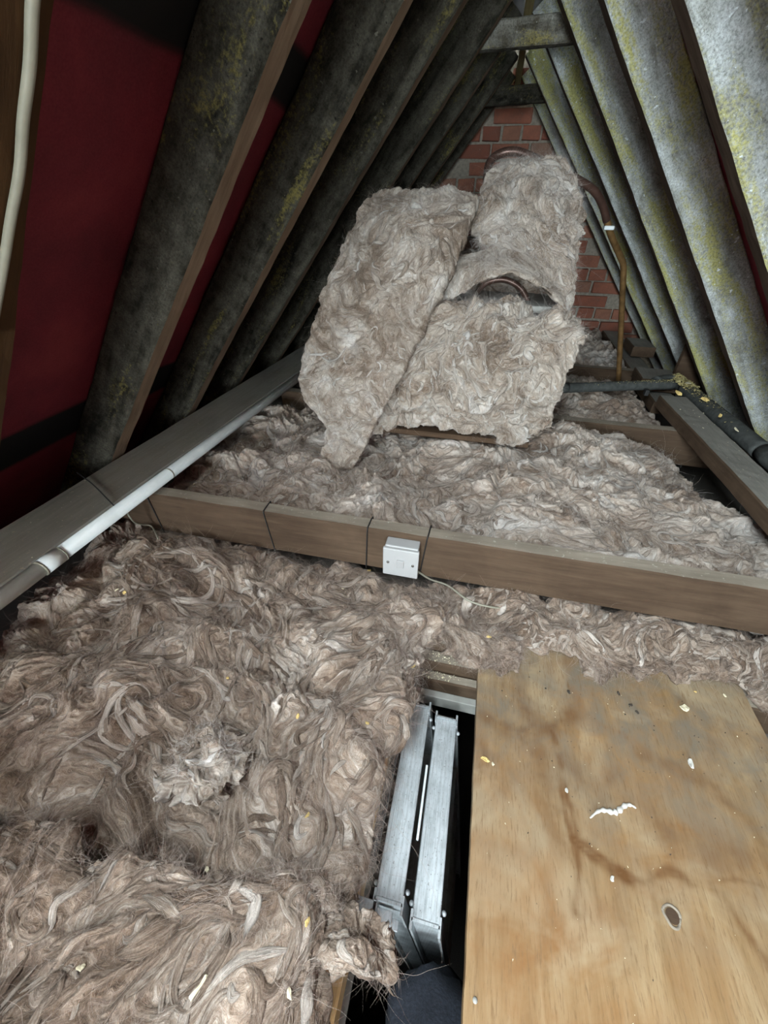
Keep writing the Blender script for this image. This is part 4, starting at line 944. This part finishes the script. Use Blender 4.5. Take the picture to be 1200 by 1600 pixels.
# ================================================================ person on the ladder: bent knee in dark cloth
def person():
    me = bpy.data.meshes.new('person')
    J = [(.16, -.46, -1.02, .105), (.13, -.24, -1.00, .095), (.10, -.08, -.995, .082), (.088, .0, -1.0, .072), (.085, .018, -1.05, .066), (.088, -.01, -1.16, .062), (.09, -.04, -1.32, .058), (.09, -.07, -1.46, .048), (.09, -.02, -1.50, .045), (.09, .09, -1.52, .035)]
    # one continuous swept surface: hip, thigh, knee, shin, foot
    pts = smooth_path([j[:3] for j in J], 8); rr = np.interp(np.linspace(0, len(J)-1, len(pts)), range(len(J)), [j[3] for j in J])
    b = bmesh.new(); tube(b, pts, list(rr), 40)
    b.normal_update()
    V = np.array([v.co for v in b.verts]); h = .022*noise(V*13, 3) + .016*np.abs(noise(V*[22, 40, 40], 5)) + .005*noise(V*70, 6)
    for v, d in zip(b.verts, h): v.co += v.normal*float(d)
    o = obj('person', b, M['navy'], None, True); return o
tag(person(), 'bent knee of a person in dark navy trousers on the ladder', 'person')

# ================================================================ debris
bpy.context.view_layer.update()
wool_bodies = [o for o in sc.objects if o.name.startswith('wool_body')]
def hit(x, y, objs):
    d = Vector(ray(x, y)).normalized(); best = None
    for o in objs:
        mi_ = o.matrix_world.inverted(); ok, l, n, _ = o.ray_cast(mi_ @ Vector((0, 0, 0)), (mi_.to_3x3() @ d).normalized())
        if ok:
            p = o.matrix_world @ l
            if best is None or p.length < best[0].length: best = (p, (o.matrix_world.to_3x3() @ n).normalized())
    return best
rf = random.Random(11)
def flake(p, nrm, size, mat, label, aspect=1.6, rot=None, thick=.0014, name='wood_flake', cat='flake', group='crumbs and flakes scattered in the loft'):
    b = bmesh.new(); n = 9; rot = rf.uniform(0, 6.28) if rot is None else rot
    z = Vector(nrm); x = z.orthogonal().normalized(); y = z.cross(x)
    ring = []
    for k in range(n):
        a = 2*math.pi*k/n; r = size/2*rf.uniform(.7, 1.1); u, v = r*math.cos(a), r*math.sin(a)/aspect
        u, v = u*math.cos(rot)-v*math.sin(rot), u*math.sin(rot)+v*math.cos(rot)
        ring.append((u, v, abs(u)*.15+rf.uniform(0, .15)*size))
    lo = [b.verts.new(p + x*u + y*v + z*w) for u, v, w in ring]; hi = [b.verts.new(p + x*u*.9 + y*v*.9 + z*(w+thick)) for u, v, w in ring]
    c0 = b.verts.new(p); c1 = b.verts.new(p+z*(thick*1.5+.1*size))
    for k in range(n):
        q = (k+1) % n; b.faces.new((lo[k], lo[q], hi[q], hi[k])); b.faces.new((hi[k], hi[q], c1)); b.faces.new((lo[q], lo[k], c0))
    return tag(obj(name, b, M[mat], None), label, cat, group)
UPV = Vector((0, 0, 1))
def onboard(x, y): return Vector(onz(x, y, -.8485)), UPV
for (x, y, s_, m_, lb, asp) in ((1069, 1107, .022, 'flake_pale', 'largest cream flake on the plywood, upper right', 1.3), (1079, 1194, .022, 'flake_white', 'white flake on the plywood below the cream one', 1.8),
        (758, 1187, .019, 'flake', 'yellow flake near the left edge of the plywood', 1.9), (770, 1194, .008, 'flake_pale', 'tiny pale flake beside the yellow one on the plywood', 1.3),
        (885, 1235, .010, 'flake_white', 'small white chip on the plywood left of the curled strip', 1.7), (956, 1373, .011, 'flake_white', 'small white chip on the plywood left of the knot', 1.8),
        (1132, 1087, .008, 'flake_pale', 'small pale chip at the top right of the plywood', 1.5), (1086, 1081, .007, 'flake', 'small yellow chip above the cream flake on the plywood', 1.5)):
    p, n_ = onboard(x, y); flake(p, n_, s_, m_, lb, asp)
for (x, y, lb) in ((888, 1081, 'dark crumb on the plywood below the hanging wisp'), (985, 1102, 'left of two dark crumbs beside the cream flake'), (995, 1113, 'right of two dark crumbs beside the cream flake'), (966, 1084, 'grey crumb at the tip of the hanging wisp')):
    p, n_ = onboard(x, y); flake(p, n_, .010, 'crumb_dark', lb, 1.6, name='dark_crumb', cat='crumb')
# curled white strip
b = bmesh.new(); pts = smooth_path([Vector(onz(x, y, -.847)) for x, y in ((922, 1278), (934, 1268), (945, 1266), (958, 1269), (966, 1267), (976, 1259), (986, 1258), (994, 1263))], 6)
tube(b, pts, [.0012+.0032*math.sin(math.pi*i/(len(pts)-1))*(1+.4*math.sin(i*1.3)) for i in range(len(pts))], 7)
tag(obj('paper_strip', b, M['flake_white'], None, True), 'curled white strip lying in the middle of the plywood', 'strip')
for (x, y, s_, m_, lb, asp) in ((577, 893, .016, 'flake', 'yellow flake on the wool just left below the switch', 1.3), (764, 994, .015, 'flake', 'yellow flake on the torn lump by the hatch', 1.2),
        (196, 925, .012, 'flake', 'yellow flake on the wool near the white pipe', 1.2), (183, 921, .012, 'flake_pale', 'pale sliver beside the yellow flake near the white pipe', 3),
        (645, 1043, .016, 'flake', 'yellow sliver at the top corner of the hatch', 2.6), (465, 1119, .012, 'flake', 'yellow sliver on the wool left of the ladder top', 2), (573, 1131, .009, 'flake', 'tiny yellow flake on wool at the hatch edge', 1.6),
        (480, 1276, .011, 'flake', 'yellow sliver on the wool beside the middle of the ladder', 2.4), (355, 1059, .008, 'flake', 'tiny yellow flake on a white lock of wool', 1.5), (478, 1440, .011, 'flake', 'yellow flake on the nearest wool blanket near the hatch', 2),
        (450, 1549, .016, 'flake_pale', 'pale sliver on the nearest wool blanket, lower right', 2.6), (316, 1542, .026, 'flake_pale', 'long cream sliver at the bottom of the nearest blanket', 4), (125, 1515, .012, 'flake_pale', 'small pale flake at bottom left of the nearest blanket', 1.8),
        (535, 920, .008, 'flake_pale', 'tiny pale flake on wool below the beam', 1.5), (325, 1360, .010, 'flake_pale', 'small pale flake at the torn edge of the nearest blanket', 1.6)):
    h_ = hit(x, y, wool_bodies)
    if h_: flake(h_[0]+h_[1]*.001, h_[1], s_, m_, lb, asp)
# fine crumbs nobody could count
def crumbs(name, label, spots, mat, parent=None):
    b = bmesh.new()
    for p, s_ in spots:
        vs = [b.verts.new(Vector(p)+Vector((rf.uniform(-1, 1), rf.uniform(-1, 1), rf.uniform(0, .9)))*s_) for _ in range(4)]
        for f in ((0,1,2),(0,1,3),(0,2,3),(1,2,3)): b.faces.new([vs[i] for i in f])
    return tag(obj(name, b, M[mat]), label, 'debris', kind='stuff')
crumbs('board_crumbs', 'fine pale and dark crumbs scattered over the plywood', [((rf.uniform(.13, .68), rf.uniform(-.1, .56), -.8492), rf.uniform(.0008, .0022)) for _ in range(110)], 'flake_pale')
crumbs('board_grit', 'fine dark grit scattered over the far end of the plywood', [((rf.uniform(.13, .68), .58-abs(rf.gauss(0, .2)), -.8492), rf.uniform(.0008, .0024)) for _ in range(130)], 'crumb_dark')
crumbs('ledge_crumbs', 'cream crumbs lying on the hatch ledges', [((rf.uniform(-.04, .09), rf.choice((.588, .588, .553))+rf.uniform(-.012, .012), 0), rf.uniform(.001, .004)) for _ in range(0)] +
       [((rf.uniform(-.04, .085), .588+rf.uniform(-.014, .014), -.892), rf.uniform(.001, .0035)) for _ in range(90)] + [((rf.uniform(-.04, .075), .555+rf.uniform(-.010, .010), -.9245), rf.uniform(.001, .0038)) for _ in range(80)], 'flake_pale')
el = []
for _ in range(900):
    y = 1.93-abs(rf.gauss(0, .17)); a = rf.uniform(-1.0, 1.0); q = RP(y); r = .0272
    el.append(((q[0]-.006+math.sin(a)*r, q[1], q[2]+math.cos(a)*r-.001), rf.uniform(.0015, .007)*(1.5 if y > 1.78 else .7)))
for _ in range(320):
    f_ = abs(rf.gauss(0, .3)); q = e0+(e2-e0)*min(f_, 1); a = rf.uniform(-.9, .9); el.append(((q[0], q[1]+math.sin(a)*.019, q[2]+math.cos(a)*.0195), rf.uniform(.001, .0035)))
crumbs('foam_crumbs', 'yellow foam crumbs caked on the elbow of the lagged pipe', el, 'flake_foam')
pl_ = [((rf.uniform(.745, .825), rf.uniform(.8, 1.7), -.5535), rf.uniform(.001, .003)) for _ in range(60)] + [((rf.uniform(-.95, -.80), rf.uniform(.2, 1.5), -.5555), rf.uniform(.0008, .0022)) for _ in range(70)]
crumbs('plate_crumbs', 'pale crumbs scattered along the two eaves plates', pl_, 'flake_pale')
for k, (x, y, s_) in enumerate(((1100, 625, .035), (1075, 600, .03), (1060, 615, .03), (1150, 672, .022), (1125, 650, .02))):
    q = onz(x, y, -.527); flake(Vector(q), Vector((rf.uniform(-.4, .4), rf.uniform(-.6, .1), 1)).normalized(), s_, ('flake', 'flake_pale')[k % 2], ('yellow foam scrap on the pipe just past the elbow', 'pale foam scrap standing on top of the elbow', 'yellow foam scrap on the inside of the elbow', 'pale scrap on the lagging near the frame edge', 'pale splinter halfway along the lagged pipe')[k], 1.7, name='foam_scrap', cat='foam scrap', group='foam scraps on the lagged pipe')
for o in list(sc.objects):
    if o.parent is None and o.type != 'CAMERA': o.location.z += CZ
